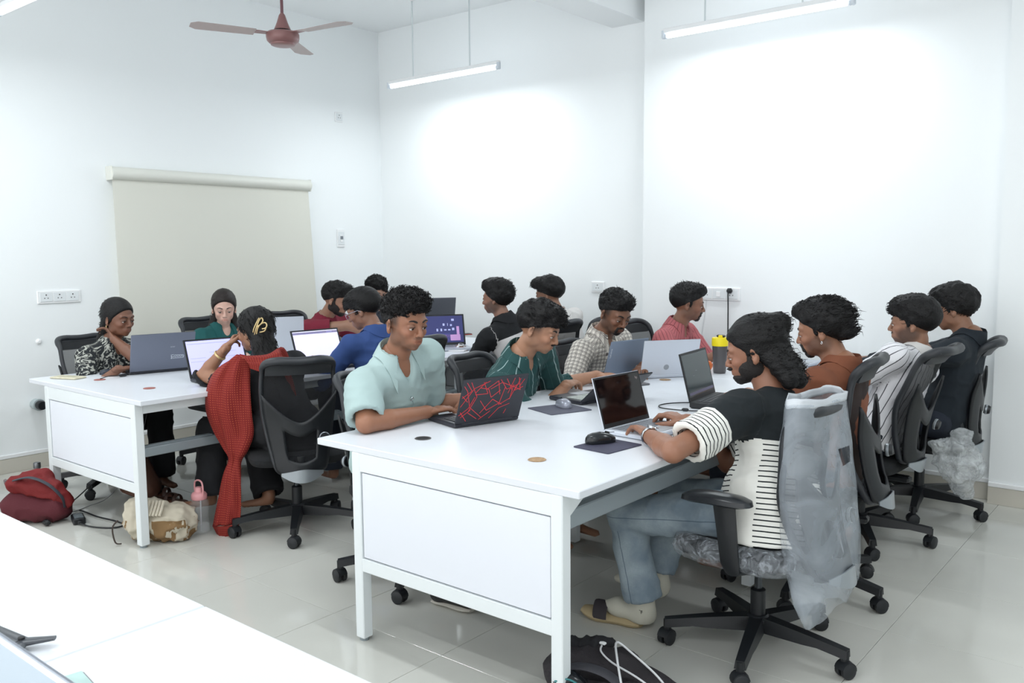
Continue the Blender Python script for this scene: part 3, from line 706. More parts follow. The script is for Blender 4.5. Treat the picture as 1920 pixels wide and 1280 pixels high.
C_BUN = cloth('black_and_white_striped_knit', _bun); C_RUST = cloth('rust_cotton', col=srgb(124, 73, 50)); C_WS = cloth('white_pinstripe_cotton', _whitestripe); C_NAVY = cloth('black_navy_cotton', col=srgb(26, 34, 42))
def _vest(nt):
    (x, y, z), a = rest_xyz(nt); return mixc(nt, M(nt, 'MAXIMUM', M(nt, 'GREATER_THAN', z, .5), M(nt, 'GREATER_THAN', y, .10)), srgb(206, 204, 204), srgb(20, 22, 26))
C_VEST = cloth('black_sleeve_white_body', _vest)
C_BLK = cloth('black_cotton', col=srgb(22, 23, 27)); C_BLUE = cloth('royal_blue_cotton', col=srgb(50, 76, 132)); C_LEAF = cloth('leaf_print_crepe', _leaf); C_GRN = cloth('teal_green_cotton', col=srgb(22, 84, 84))
C_MAR = cloth('maroon_jersey', col=srgb(122, 32, 52)); C_CHAR = cloth('charcoal_jersey', col=srgb(58, 62, 70)); C_WHITE = cloth('off_white_cotton', col=srgb(214, 212, 210)); C_DENIM = cloth('light_washed_denim', _denim); C_DUP = cloth('red_block_print_scarf', _dup, rough=.8)
C_DJEAN = cloth('dark_denim', col=srgb(36, 42, 54)); C_SOCK = cloth('cream_sock_knit', col=srgb(196, 194, 180)); C_GREYT = cloth('grey_trouser', col=srgb(70, 72, 76))

def facing(az, pitch=0, roll=0):
    """rows: forward, left, up for heading az (deg from +x), pitch down positive, roll towards left"""
    a, p, r = map(math.radians, (az, pitch, roll)); f0 = v3(math.cos(a), math.sin(a), 0); l = v3(-math.sin(a), math.cos(a), 0); u = v3(0, 0, 1)
    f = f0*math.cos(p)-u*math.sin(p); u2 = u*math.cos(p)+f0*math.sin(p); l2 = l*math.cos(r)-u2*math.sin(r); u3 = u2*math.cos(r)+l*math.sin(r)
    return np.stack([f, l2, u3])
def ik(S, W, l1, l2, pole):
    d = W-S; D = np.linalg.norm(d); mx = (l1+l2)*.995
    if D > mx: l1 *= D/mx; l2 *= D/mx
    u = d/D; a = (l1*l1-l2*l2+D*D)/(2*D); h = math.sqrt(max(0, l1*l1-a*a)); p = np.array(pole, float); p = p-u*(p@u); return S+u*a+unit(p)*h
def hand_ops(W, d, n, side, curl, s=1., spread=.10, thumb=.6):
    """W wrist, d direction to the knuckles, n outward palm normal; side +1: thumb towards cross(n,d)"""
    d = unit(d); n = unit(n-d*(n@d)); l = np.cross(n, d)*side; o = []
    o.append(RC(W-d*.02, W+d*.02*s, .026*s, .028*s, n, .72, .012)); o.append(RC(W+d*.018*s, W+d*.078*s, .029*s, .037*s, n, .36, .012))
    roots = [(.027, .080, .041), (.009, .086, .046), (-.009, .083, .043), (-.026, .074, .034)]
    for i, (a, b, L) in enumerate(roots):
        p = W+l*a*s+d*b*s-n*.002; fd = unit(d+l*spread*(1.5-i)*.9); o.append(RC(W+l*a*.7*s+d*.05*s, p, .0095*s, .0095*s, k=.006)); ang = 0
        for j, (q, r) in enumerate(((1, .0090), (.62, .0082), (.5, .0074))):
            ang += curl[j] if isinstance(curl, (tuple, list)) else curl*(1, 1.3, .9)[j]
            ang2 = ang*(1+.08*(i-1)); dd = fd*math.cos(ang2)+n*math.sin(ang2); p2 = p+dd*L*q*s; o.append(RC(p, p2, r*s, r*.93*s, k=.0035)); p = p2
    t0 = W+l*.022*s+d*.022*s+n*.006; td = unit(l*thumb*1.1+d*.75+n*.35); t1 = t0+td*.040*s; t2 = t1+unit(td*.6+d*.6+n*.15)*.032*s; t3 = t2+unit(td*.4+d*.8+n*.2)*.024*s
    o += [RC(t0, t1, .0155*s, .0115*s, k=.012), RC(t1, t2, .0110*s, .0098*s, k=.004), RC(t2, t3, .0098*s, .008*s, k=.004)]
    return o
def head_ops(H, A, s, fem=False, jaw=1., face=0):
    Wp = lambda x, y, z: H+s*(A[0]*x+A[1]*y+A[2]*z); o = []
    E = lambda c, r, k=.012, m='u', ax=None: o.append(ELL(Wp(*c), np.array(r)*s, A if ax is None else ax@A, k*s, m))
    E((-.014, 0, .036), (.098, .074, .088)); E((.018, 0, -.002), (.068, .062, .074), .018); E((.026, 0, -.042), (.054, .050*jaw, .046), .016)
    E((.044, 0, -.046), (.046, .042*jaw, .036), .014); E((.044, 0, -.070), (.038, .034*jaw, .022), .014); E((.067, 0, -.083), (.015, .015, .012), .012)
    for y in (-1, 1):
        E((.006, y*.046*jaw, -.050), (.028, .013, .024), .016); E((.061, y*.037, -.021), (.022, .018, .018), .014)
        o.append(RC(Wp(.082, y*.012, .025), Wp(.073, y*.042, .026), .009*s, .009*s, k=.012*s))
        E((.099, y*.030, .006), (.017, .018, .012), .010, 's')
    o.append(RC(Wp(.083, 0, .018), Wp(.100, 0, -.018), .0070*s, .0088*s, k=.009*s)); o.append(RC(Wp(.101, 0, -.018), Wp(.105, 0, -.025), .0082*s, .0086*s, k=.006*s))
    for y in (-1, 1):
        E((.095, y*.0115, -.028), (.0095, .0062, .0070), .005); E((.100, y*.0070, -.0355), (.006, .004, .004), .003, 's')
    E((.081, 0, -.054), (.012, .024, .018), .012)
    o.append(RC(Wp(.0900, -.014, -.0490), Wp(.0900, .014, -.0490), .0050*s, .0050*s, k=.004*s)); o.append(RC(Wp(.0895, -.012, -.0590), Wp(.0895, .012, -.0590), .0058*s, .0058*s, k=.004*s))
    o.append(RC(Wp(.0965, -.021, -.0536), Wp(.0965, .021, -.0536), .0026*s, .0024*s, k=.002*s, m='s'))
    for y in (-1, 1):
        E((.0760, y*.030, .0055), (.0148, .0160, .0116), .004)
        ax = rot(y*.42)@rot(.15, 'y')
        E((-.008, y*.076, -.006), (.016, .0072, .029), .005, 'u', ax.T); E((-.002, y*.0825, -.004), (.009, .006, .015), .005, 's', ax.T); E((-.004, y*.074, -.030), (.008, .006, .009), .006)
    return o
def surf_x(ops, H, A, s, y, z):
    ts = np.linspace(.14, .03, 70); P = H+s*(np.outer(ts, A[0])+A[1]*y+A[2]*z); D = ev(ops, P); i = np.argmax(D < 0); return ts[i] if D[i] < 0 else .09
def hair_base(H, A, s, hr, ops):
    Wp = lambda x, y, z: H+s*(A[0]*x+A[1]*y+A[2]*z); th = hr.get('th', .012)
    ops.append(ELL(Wp(-.016, 0, .038), np.array([.100+th, .077+th*.9, .090+th])*s, A, .01))
    for (c, r) in hr.get('lumps', []): ops.append(ELL(Wp(*c), np.array(r)*s, A, .022))
    # hairline plane
    bz, fz_ = hr.get('back', -.075), hr.get('front', .064); p1, p2 = v3(-.105, 0, bz), v3(.085, 0, fz_); t = p2-p1; n = v3(t[2], 0, -t[0]); n = unit(n)
    nw = n[0]*A[0]+n[2]*A[2]; ops.append(HS(Wp(*p1), nw, 'i', k=.008))
    if hr.get('burn', 1):
        for y in (-1, 1): ops.append(ELL(Wp(.012, y*.0675, .010), np.array([.012, .0065, .026])*s, A, .005))
    for (c, r) in hr.get('extra', []): ops.append(ELL(Wp(*c), np.array(r)*s, A, .02))
    for (a, b, ra, rb) in hr.get('locks', []): ops.append(RC(Wp(*a), Wp(*b), ra*s, rb*s, k=.018))
    # keep the face clear
    ops.append(ELL(Wp(.105, 0, -.052), np.array([.060, .066, .112])*s, A, .008, 's'))
    return Wp
def tufts(V, N, A, H, s, n, ln, rad, flow, seed, zmin=-.05, curlr=0., lift=.35):
    """short tapered strands rooted on the hair surface; returns triangles-as-quads arrays"""
    rg = np.random.default_rng(seed); loc = (V-H)@A.T/s; ok = np.where(loc[:, 2] > zmin)[0]
    if len(ok) == 0: return [], []
    idx = rg.choice(ok, min(n, len(ok)), replace=False); VV = []; FF = []
    for i in idx:
        p = V[i]; nn = N[i]; fl = flow[0]*A[0]+flow[1]*A[1]+flow[2]*A[2]+rg.normal(0, .35 if lift > .1 else .2, 3); fl = unit(fl-nn*(fl@nn)*.7); L = ln*s*rg.uniform(.6, 1.3); d = unit(nn*rg.uniform(lift*.2, lift)+fl)
        sd = unit(np.cross(d, nn+.01)); base = len(VV); r0 = rad*s*rg.uniform(.7, 1.3)
        pts = [p-nn*.004, p+d*L*.5, p+unit(d+fl*.6-nn*(.30 if lift > .1 else .85))*L]
        if curlr: pts[2] = p+unit(d*.4+fl*.5+sd*rg.choice([-1, 1])*.8)*L*.8
        for k, (q, r) in enumerate(zip(pts, (r0, r0*.8, r0*.08))):
            u2 = np.cross(sd, d)
            for a in range(4): VV.append(q+r*(sd*math.cos(a*math.pi/2)+u2*math.sin(a*math.pi/2)))
        for k in range(2):
            for a in range(4): FF.append((base+k*4+a, base+k*4+(a+1) % 4, base+(k+1)*4+(a+1) % 4, base+(k+1)*4+a))
    return VV, FF
BEARDS = {
 'full': dict(th=.008, reg=[((.052, 0, -.084), (.048, .044, .028)), ((.018, .044, -.052), (.046, .026, .038)), ((.018, -.044, -.052), (.046, .026, .038)), ((.010, .062, -.020), (.014, .013, .030)), ((.010, -.062, -.020), (.014, .013, .030)), ((.097, 0, -.0405), (.017, .027, .0065))], cut=[((.101, 0, -.0545), (.016, .018, .0105))]),
 'goatee': dict(th=.0035, reg=[((.073, 0, -.086), (.028, .021, .014)), ((.097, 0, -.0405), (.014, .024, .0052)), ((.084, .023, -.060), (.013, .006, .022)), ((.084, -.023, -.060), (.013, .006, .022))], cut=[((.101, 0, -.0545), (.018, .018, .0105))]),
 'mous': dict(th=.0030, reg=[((.097, 0, -.0405), (.014, .025, .0048))], cut=[]),
}
def person(P):
    """build one seated figure from a parameter dict (world metres)"""
    s = P.get('hs', 1.07); fem = P.get('fem', False); q = P.get('q', 1.); hip = v3(*P['hip'], P.get('hz', .555)); B = facing(P['face']); H = v3(*P['head']); A = facing(*P['look'])
    root = empty('person', (hip[0], hip[1], 0), 0, P['label'], 'person', 'people working at the desks'); off = root.location
    O = np.array([hip[0], hip[1], 0.])
    def put(name, V, F, m, parent=root, attrs=None): return fastmob(name, V-O, F, m, parent, attrs)
    def gput(name, g, m, parent=root, smooth=True): g.V = [v-O for v in g.V]; return g.out(name, m, parent, smooth)
    tone = np.array(srgb(*P['skin']))
    hb = H+s*(A[0]*-.022+A[2]*-.075)                # base of skull
    Nk = hb+s*(A[2]*-.045-v3(0, 0, 1)*P.get('drop', .026))+B[0]*P.get('nk', -.03)   # neck base
    up = unit(Nk-hip); F_ = unit(B[0]-up*(B[0]@up)); L_ = np.cross(up, F_); turn = P.get('turn', 0)
    if turn:
        c_, s_ = math.cos(math.radians(turn)), math.sin(math.radians(turn)); F_, L_ = F_*c_+L_*s_, L_*c_-F_*s_
    wS = P.get('sw', .165 if fem else .185); T = {}
    T['sl'] = Nk-up*.065+L_*wS+F_*P.get('sf', .015); T['sr'] = Nk-up*.065-L_*wS+F_*P.get('sf', .015)
    arms = {}
    for sd in ('l', 'r'):
        a = P['arm'+sd]; W = v3(*a['w']); S = T['s'+sd]
        sg = 1 if sd == 'l' else -1
        E = v3(*a['e']) if 'e' in a else ik(S, W, .275*s, .245*s, a.get('pole', B[1]*sg*.6-v3(0, 0, 1)-B[0]*.2))
        arms[sd] = (S, E, W, unit(v3(*a['d'])) if 'd' in a else unit(unit(W-E)+v3(0, 0, -.15)), v3(*a.get('n', (0, 0, -1))), a.get('c', .42), a.get('th', .6))
        l1, l2 = np.linalg.norm(E-S), np.linalg.norm(W-E)
        if not .2 < l1 < .36 or not .18 < l2 < .31: print('ARM', P['label'][:40], sd, round(l1, 2), round(l2, 2))
    tl = np.linalg.norm(Nk-hip)
    if not .36 < tl < .56: print('TORSO', P['label'][:40], round(tl, 2))
    st = P.get('build', 1.); ch = hip+(Nk-hip)*.62+F_*.0; mid = hip+(Nk-hip)*.32-F_*.015+v3(0, 0, .0)
    legs = {}
    for sg, sd in ((1, 'l'), (-1, 'r')):
        hj = hip+B[1]*sg*.085-v3(0, 0, .01); kn = v3(*P['k'+sd]) if 'k'+sd in P else hip+B[0]*.40+B[1]*sg*.12+v3(0, 0, -.02); an = v3(*P['a'+sd]) if 'a'+sd in P else v3(kn[0], kn[1], .09)-B[0]*.02
        legs[sd] = (hj, kn, an)
    # --- body: torso and legs (coarse), neck and head (fine), arms, hands
    def torso(x=0., cl=False):
        return [RC(hip, mid, .135*st+x, .118*st+x, F_, .76, .03), RC(mid, ch, .118*st+x, .142*st+x, F_, .70, .04), RC(ch, Nk-up*.06, .140*st+x, .095+x, F_, .66, .04),
                RC(T['sl']-L_*.02, T['sr']+L_*.02, .050+x, .050+x, k=.05), RC(Nk-up*.05, Nk+up*.012, .072+x*.6, .056+x*.4, k=.035)]
    parts = []
    lo = [*torso()]
    for sd in 'lr':
        hj, kn, an = legs[sd]; lo += [RC(hj, kn, .078, .052, k=.03), RC(kn, an, .050, .034, k=.02)]
        ft = unit(v3(*P.get('foot', B[0]))); lo += [RC(an-v3(0, 0, .035), an-v3(0, 0, .048)+ft*.13, .030, .024, v3(0, 0, 1), .8, .02)]
    parts.append(sdf(lo, .015))
    ho = head_ops(H, A, s, fem, P.get('jaw', .93 if fem else 1.))
    hn = ho+[RC(hb+s*A[0]*.008, Nk-up*.03, .050*s*(.88 if fem else 1), .056*s*(.85 if fem else 1), k=.02)]
    Vh, Fh = sdf(hn, .0040*s*q); parts.append((Vh, Fh))
    for sd in 'lr':
        S, E, W, d, n, c, th = arms[sd]; f1 = .90 if fem else 1.
        parts.append(sdf([RC(S, E, .047*f1, .038*f1, k=.01), RC(E, E+(W-E)*.35, .038*f1, .040*f1, k=.012), RC(E+(W-E)*.35, W, .040*f1, .0265*f1, k=.01), RC(W, W+d*.012, .0265*f1, .024*f1, k=.01)], .0075))
        sg = 1 if sd == 'l' else -1
        parts.append(sdf(hand_ops(W, d, n, sg, c, .98*f1, thumb=th), .0036 if q < 1.3 else .005))
    V, F = merge(parts)
    loc = (V-H)@A.T/s; col = np.tile(tone, (len(V), 1)); hm = np.linalg.norm(loc, axis=1) < .16
    nz = vnoise(V*28, 3)*.05+vnoise(V*90, 5)*.03; col = col*(1+nz[:, None])
    lip = np.exp(-((loc[:, 2]+.054)/.0075)**2-(loc[:, 1]/.020)**4)*(loc[:, 0] > .085)*hm; lipc = tone*np.array([.98, .62, .62])*(.86 if not fem else 1.0); col = col*(1-.7*lip[:, None])+lipc*.7*lip[:, None]
    chk = np.exp(-((loc[:, 2]+.02)/.03)**2-((np.abs(loc[:, 1])-.042)/.02)**2)*(loc[:, 0] > .03)*hm; col = col*(1+chk[:, None]*np.array([.06, -.02, -.02]))
    eb = np.exp(-((loc[:, 2]-.006)/.016)**2-((np.abs(loc[:, 1])-.031)/.02)**2)*(loc[:, 0] > .05)*hm; col *= (1-.22*eb[:, None])
    if P.get('stub', 0):
        reg = np.zeros(len(V))
        for c, r in BEARDS['full']['reg']: reg = np.maximum(reg, np.clip(1.35-np.sqrt((((loc-np.array(c))/np.array(r))**2).sum(1)), 0, 1))
        cut = np.clip(1.5-np.sqrt((((loc-np.array((.101, 0, -.0545)))/np.array((.02, .020, .010)))**2).sum(1)), 0, 1); reg = np.clip(reg*2, 0, 1)*(1-cut)*hm*(loc[:, 2] < -.01)*P['stub']
        col = col*(1-reg[:, None])+np.array(srgb(46, 38, 36))*reg[:, None]
    if P.get('fade'):
        reg = np.clip((loc[:, 2]+.02)/.03, 0, 1)*np.clip((.045-loc[:, 0])/.02, 0, 1)*hm*P['fade']*(np.abs(loc[:, 1]) < .079); col = col*(1-reg[:, None])+np.array(srgb(34, 28, 27))*reg[:, None]
    body = put('body', V, F, SKIN, attrs={'tone': np.clip(col, 0, 1)})
    # --- eyes, brows
    Wp = lambda x, y, z: H+s*(A[0]*x+A[1]*y+A[2]*z)
    if not P.get('noface'):
        gz = P.get('lid', .75)
        for y in (-1, 1):
            c = Wp(.0762, y*.030, .0042); r_ = .0138*s; Ry = A.T@rot(.30+.5*(gz-.3), 'y')@rot(0)
            g = G(); prof = [(r_*math.sin(t), r_*math.cos(t)) for t in np.linspace(.0001, math.pi/2, 9)]; g.lathe(prof[::-1], 16, c, A.T@rot(math.pi/2+.28, 'y'), cap=False)
            e = gput('eyeball', g, EYEW, body)
            g = G(); pr2 = [(r_*1.012*math.sin(t), r_*1.012*math.cos(t)) for t in np.linspace(.0001, .46, 5)]; g.lathe(pr2[::-1], 14, c, A.T@rot(math.pi/2+.42, 'y')@rot(P.get('gaze', 0), 'x'), cap=False); gput('iris', g, IRIS, e)
            # upper lid covers the top part of the eye
            def lid(u, v):
                th_ = -1.25+u*2.5; zc = .95-v*(.95+.02+gz*.34)*1.0; zc = .95-v*(.75+gz*.45)
                ph = zc; rr = r_*1.085; return c+A.T@(rr*np.array([math.cos(th_)*math.cos(ph), math.sin(th_)*math.cos(ph), math.sin(ph)]))
            g = G(); g.grid(lid, 12, 6, .0009*s); g.V = [v for v in g.V]
            o = gput('eyelid', g, P['lidm'] if 'lidm' in P else lidmat(P['skin']), body)
            lp = [lid(u, 1.) for u in np.linspace(.02, .98, 12)]; g = G(); g.tube([p+A[0]*.0006 for p in lp], [.0006*s]+[.0012*s]*10+[.0006*s], 6); gput('eyelash', g, LASH, body)
            bp = []
            for t in np.linspace(0, 1, 8):
                yy = y*(.012+t*.036); zz = .0235+.009*math.sin(t*2.2)-.004*t; bp.append(Wp(surf_x(ho, H, A, s, yy, zz)+.0006, yy, zz))
            g = G(); wv = .0030 if fem else .0042; g.tube(bp, [wv*s*k for k in (.7, 1, 1.05, 1, .9, .75, .55, .2)], 8, up=A[2], sx=.42, sy=1.0); gput('eyebrow', g, LASH, body)
    if not P.get('noface'):
        ml = [Wp(surf_x(ho, H, A, s, yy, -.0538-.0016*(abs(yy)/.02)**2)+.0002, yy, -.0538-.0016*(abs(yy)/.02)**2) for yy in np.linspace(-.021, .021, 9)]
        g = G(); g.tube(ml, [.0006*s]+[.0013*s]*7+[.0006*s], 6); gput('mouth_line', g, mat('mouth_dark', srgb(84, 42, 38), .6), body)
    if P.get('beard'):
        bd = BEARDS[P['beard']]; th = bd['th']*s
        fh = ho; reg = [ELL(Wp(*c), np.array(r)*s, A, .010) for c, r in bd['reg']]; cut = [ELL(Wp(*c), np.array(r)*s, A, .004) for c, r in bd['cut']]
        lo_, hi_ = Wp(.03, 0, -.06)-.115*s, Wp(.03, 0, -.06)+.115*s; hh = .0042*s*q
        D1 = field(fh, lo_, hi_, hh)-th; D2 = field(reg, lo_, hi_, hh); D = np.maximum(D1, D2)
        if cut: D = np.maximum(D, -field(cut, lo_, hi_, hh))
        Vb, Fb = nets(D, lo_, hh); Nb = vnormals(Vb, Fb); Vb = Vb+Nb*(vnoise(Vb*260, 9)*.0018)[:, None]; put('beard', Vb, Fb, BEARD, body)
    # --- hair
    hr = P['hair']; oh = []
    hair_base(H, A, s, hr, oh)
    for (a, b, ra, rb, fl) in hr.get('world', []): oh.append(RC(a, b, ra, rb, k=.03) if fl is None else RC(a, b, ra, rb, unit(v3(*fl)), .5, .03))
    Vr, Fr = sdf(oh, hr.get('h', .0052)*s*max(1, q*.9), .01); Vr = relax(Vr, Fr, 1); Nr = vnormals(Vr, Fr)
    if hr.get('taper', 1) and not fem:
        lc = (Vr-H)@A.T/s; bz, fz_ = hr.get('back', -.075), hr.get('front', .064); t_ = unit(v3(.19, 0, fz_-bz)); hp_ = lc[:, 2]*t_[0]-(lc[:, 0]+.105)*t_[2]-bz*t_[0]
        w_ = np.clip(1-hp_/hr.get('tl_', .060), 0, 1)**1.1*np.clip((.075-lc[:, 0])/.03, .25, 1); dh = ev(ho, Vr); dr = unit(Vr[0]-H) if 0 else (Vr-H)/(np.linalg.norm(Vr-H, axis=1)[:, None]+1e-9); Vr = Vr-dr*(np.maximum(dh-.0025, 0)*w_)[:, None]; Nr = vnormals(Vr, Fr)
    lc = (Vr-H)@A.T/s; am, fq = hr.get('amp', .006), hr.get('freq', 55)
    an_ = np.array(hr.get('an', (1, 1, 1))); d = vnoise(lc*fq*an_, 1)*am+vnoise(lc*fq*2.3*an_, 2)*am*.5
    msk = np.clip((lc[:, 2]-hr.get('mz', .0))/.04, .25, 1); Vr = Vr+Nr*(d*msk*s)[:, None]; hm_ = HAIRB if hr.get('brown') else HAIR
    ho_ = put('hair', Vr, Fr, hm_)
    if hr.get('tuft', 0):
        tv, tf = tufts(Vr, Nr, A, H, s, hr['tuft'], hr.get('tl', .03), hr.get('tr', .0034), hr.get('flow', (.6, 0, .3)), 5, hr.get('tz', .0), hr.get('curl', 0), hr.get('lift', .35))
        mob('hair_strands', [v-O for v in tv], tf, hm_, ho_)['kind'] = 'stuff'
    # --- clothes
    def rest(V, frames):
        best = np.full(len(V), 9.); R = np.zeros((len(V), 3))
        for (a, b, ra, rb, fw, code, seam, *xo) in frames:
            ab = b-a; L2 = ab@ab; t = np.clip(((V-a)@ab)/L2, 0, 1); pc = a+t[:, None]*ab; dv = V-pc; dist = np.linalg.norm(dv, axis=1)-(ra+(rb-ra)*t)
            u = unit(ab); f = unit(fw-u*(fw@u)); l = np.cross(u, f); ang = np.arctan2(dv@l, dv@f); rr = .5*(ra+rb); x = ang*rr; y = (V-seam)@u if not xo else (V-a)@u+xo[0]
            mk = dist < best; best = np.where(mk, dist, best); R[mk] = np.stack([x, y, np.full(len(V), code)], 1)[mk]
        return R
    def wrinkle(V, N, amp, seed, ax=None, base=11):
        w1 = 1-np.abs(vnoise(V*np.array([base, base, base*1.5])+seed, seed)); w2 = 1-np.abs(vnoise(V*base*2.1+3*seed, seed+1)); return V+N*(amp*((w1**3-.45)+.45*(w2**3-.45)))[:, None]
    sx = P.get('loose', .016); cut = P.get('sleeve', 2.); hem = P.get('hem', .02); cm = P['top']
    ops = torso(sx)
    if hem > 0: ops += [RC(hip+up*.02, hip-up*hem, .150*st+sx*.8+P.get('hemx', 0), .155*st+sx*.8+P.get('hemx', 0), F_, .86, .03)]
    neck_o = P.get('neck', .0)
    Ef = {}
    cut0 = cut
    for sd in 'lr':
        cut = P['arm'+sd].get('cut', cut0); S, E, W, d, n, c, th = arms[sd]; ex = P.get('slr', .016); f1 = .92 if fem else 1.
        a_ = S if cut > 0 else None
        if cut > 1:
            e2 = E+(W-E)*(cut-1)*.96; Ef[sd] = (e2, unit(W-E)); ops += [RC(S, E, .050*f1+ex, .042*f1+ex*.9, k=.03), RC(E, e2, .042*f1+ex*.9, (.038-.009*(cut-1))*f1+ex*.75, k=.012)]
        else:
            e2 = S+(E-S)*cut; Ef[sd] = (e2, unit(E-S)); ops += [RC(S, e2, .052*f1+ex, .047*f1+ex*1.15, k=.03)]
    ops.append(RC(Nk+up*.0-F_*.002, Nk+up*.10+(hb-Nk)*.3, (.052+neck_o)*s*(.88 if fem else 1), .062*s, k=.006, m='s'))
    vn = P.get('vneck')
    if vn: ops.append(RC(Nk+F_*.075+up*.015, Nk+F_*.115-up*(.05+vn), .038, .006, k=.006, m='s'))
    hs_ = P.get('sh', .0092)*q**.5
    lo_ = np.min([o['c']-o['r'] for o in ops if o['m'] == 'u'], 0)-.02; hi_ = np.max([o['c']+o['r'] for o in ops if o['m'] == 'u'], 0)+.02
    D = field(ops, lo_, hi_, hs_); nn_ = D.shape
    ax = [lo_[i]+hs_*np.arange(nn_[i]) for i in range(3)]; X, Y, Z = np.meshgrid(*ax, indexing='ij'); PP = np.stack([X, Y, Z], -1)
    for sd in 'lr':
        e2, du = Ef[sd]; rel = PP-e2; al = rel@du; near = (np.sqrt((rel**2).sum(-1)-np.minimum(al*al, 1e3)) < .100) & (al < .11) & (al > -.05); D = np.where(near, np.maximum(D, al), D)
        S, E, W = arms[sd][:3]; cc_ = P['arm'+sd].get('cut', cut0); bore = RC(e2-du*.02, e2+du*.03, .0495 if cc_ <= 1 else .040-.006*(cc_-1), .0515 if cc_ <= 1 else .040-.006*(cc_-1))['f'](PP.reshape(-1, 3)).reshape(D.shape); D = np.maximum(D, -bore)
    hp = (PP-(hip-up*max(hem, 0)-v3(0, 0, .0)))@up; D = np.maximum(D, -hp-.03)
    if cut > 0: D = np.maximum(D, -(Z-P.get('zmin', .44)))
    Vs, Fs = nets(D, lo_, hs_); Vs = relax(Vs, Fs, 1, .4); Ns = vnormals(Vs, Fs)
    yk = Nk-up*P.get('yoke', .21)
    fr = [(hip, Nk-up*.09, .15, .15, F_, 0, yk)]
    for sd in 'lr':
        S, E, W = arms[sd][:3]; fr += [(S+(E-S)*.12, E, .062, .055, v3(0, 0, 1) if abs(unit(E-S)[2]) < .7 else F_, 1, S+(E-S)*P.get('sleeve_seam', .5)), (E, W, .05, .04, v3(0, 0, 1), 1, S, np.linalg.norm(E-S)*(1-P.get('sleeve_seam', .5)))]
    R_ = rest(Vs, fr)
    if P.get('bunflip'):  # sleeves: black above, white striped below
        R_[:, 1] = np.where(R_[:, 2] > .5, -R_[:, 1], R_[:, 1])
    Vs = wrinkle(Vs, Ns, P.get('wr', .007), P.get('seed', 1)); top = put('shirt', Vs, Fs, cm, attrs={'rest': R_})
    if P.get('topname'): top.name = P['topname']
    if P.get('collar'):
        cl = P['collar']; gap = cl.get('gap', .55); g = G(); uu = up; tops = torso(sx)
        def zs_(th_, r):
            pts = Nk+F_*(math.cos(th_)*r)+L_*(math.sin(th_)*r); ts = np.linspace(.075, -.14, 60); Dv = ev(tops, pts+np.outer(ts, uu)); i_ = np.argmax(Dv < 0)
            return ts[i_] if Dv[i_] < 0 else -.10
        nu_ = 34; rw = []
        for iu in range(nu_+1):
            u = iu/nu_; th_ = gap+u*(2*math.pi-2*gap); fr_ = .5+.5*math.cos(th_); e = max(0, 1-min(u, 1-u)/.16); sg_ = 1 if u < .5 else -1
            ri = .060+.004*fr_; zi = min(zs_(th_, ri+.006), .03); hf = cl.get('h', .034)*(1-.55*fr_); ro = ri+.026+cl.get('pt', .03)*e**1.3+.006*fr_; th2 = th_-sg_*-.0
            row = [Nk+F_*math.cos(th_)*ri+L_*math.sin(th_)*ri+uu*(zi-.008)]; fz2 = zi+hf-.006; row.append(Nk+F_*math.cos(th_)*(ri+.002)+L_*math.sin(th_)*(ri+.002)+uu*fz2)
            for k in (.12, .4, .7, 1.):
                r2 = ri+.002+(ro-ri)*k; z2 = max(fz2-(fz2-zs_(th_, ro))*k**1.15, zs_(th_, r2)+.004)+.002; row.append(Nk+F_*math.cos(th_)*r2+L_*math.sin(th_)*r2+uu*min(z2, fz2+.002))
            rw.append(row)
        def cf(u, v): return rw[int(round(u*nu_))][int(round(v*5))]
        g.grid(cf, nu_, 5, .003); c_o = gput('collar', g, cl.get('m', cm), top)
        at = c_o.data.attributes.new('rest', 'FLOAT_VECTOR', 'POINT'); n_ = len(c_o.data.vertices); RR = np.array([((i//6)*.0105, (i % 6)*.009+.02, 0) for i in range(n_)], float)
        at.data.foreach_set('vector', RR.astype(np.float32).ravel())
    # trousers
    tm = P.get('trouser', C_DJEAN)
    if tm:
        tw = P.get('tw', 1.); hm2 = P.get('hemr', .062); ops = [RC(hip+up*.05, hip, .125*st, .140*st, F_, .8, .03), RC(hip-B[1]*.06-v3(0, 0, .01), hip+B[1]*.06-v3(0, 0, .01), .105, .105, k=.03)]
        for sd in 'lr':
            hj, kn, an = legs[sd]; ops += [RC(hj, kn, .100*tw, .070*tw, k=.03), RC(kn, an, .068*tw, hm2, k=.02)]
        th_ = P.get('th', .0125); lo_ = np.min([o['c']-o['r'] for o in ops], 0)-.02; hi_ = np.max([o['c']+o['r'] for o in ops], 0)+.02; D = field(ops, lo_, hi_, th_); n_ = D.shape
        ax = [lo_[i]+th_*np.arange(n_[i]) for i in range(3)]; X, Y, Z = np.meshgrid(*ax, indexing='ij'); PP = np.stack([X, Y, Z], -1)
        for sd in 'lr':
            hj, kn, an = legs[sd]; du = unit(an-kn); al = (PP-an)@du; D = np.where((np.linalg.norm(PP-an, axis=-1) < .13) & (PP[..., 2] < kn[2]-.1), np.maximum(D, al), D)
            if P.get('leghole', 1): bore = RC(an-du*.03, an+du*.05, .045, .05)['f'](PP.reshape(-1, 3)).reshape(D.shape); D = np.maximum(D, -bore)
        Vt, Ft = nets(D, lo_, th_); Vt = relax(Vt, Ft, 1, .4); Nt = vnormals(Vt, Ft)
        fr = []
        for sd in 'lr':
            hj, kn, an = legs[sd]; fr += [(hj, kn, .09, .08, -B[1] if sd == 'r' else B[1], 0, hj), (kn, an, .07, .07, -B[1] if sd == 'r' else B[1], 0, kn)]
        Rt = rest(Vt, fr); Vt = wrinkle(Vt, Nt, P.get('twr', .008), 4, base=9); put('trousers', Vt, Ft, tm, attrs={'rest': Rt})
    # shoes
    sm = P.get('shoes')
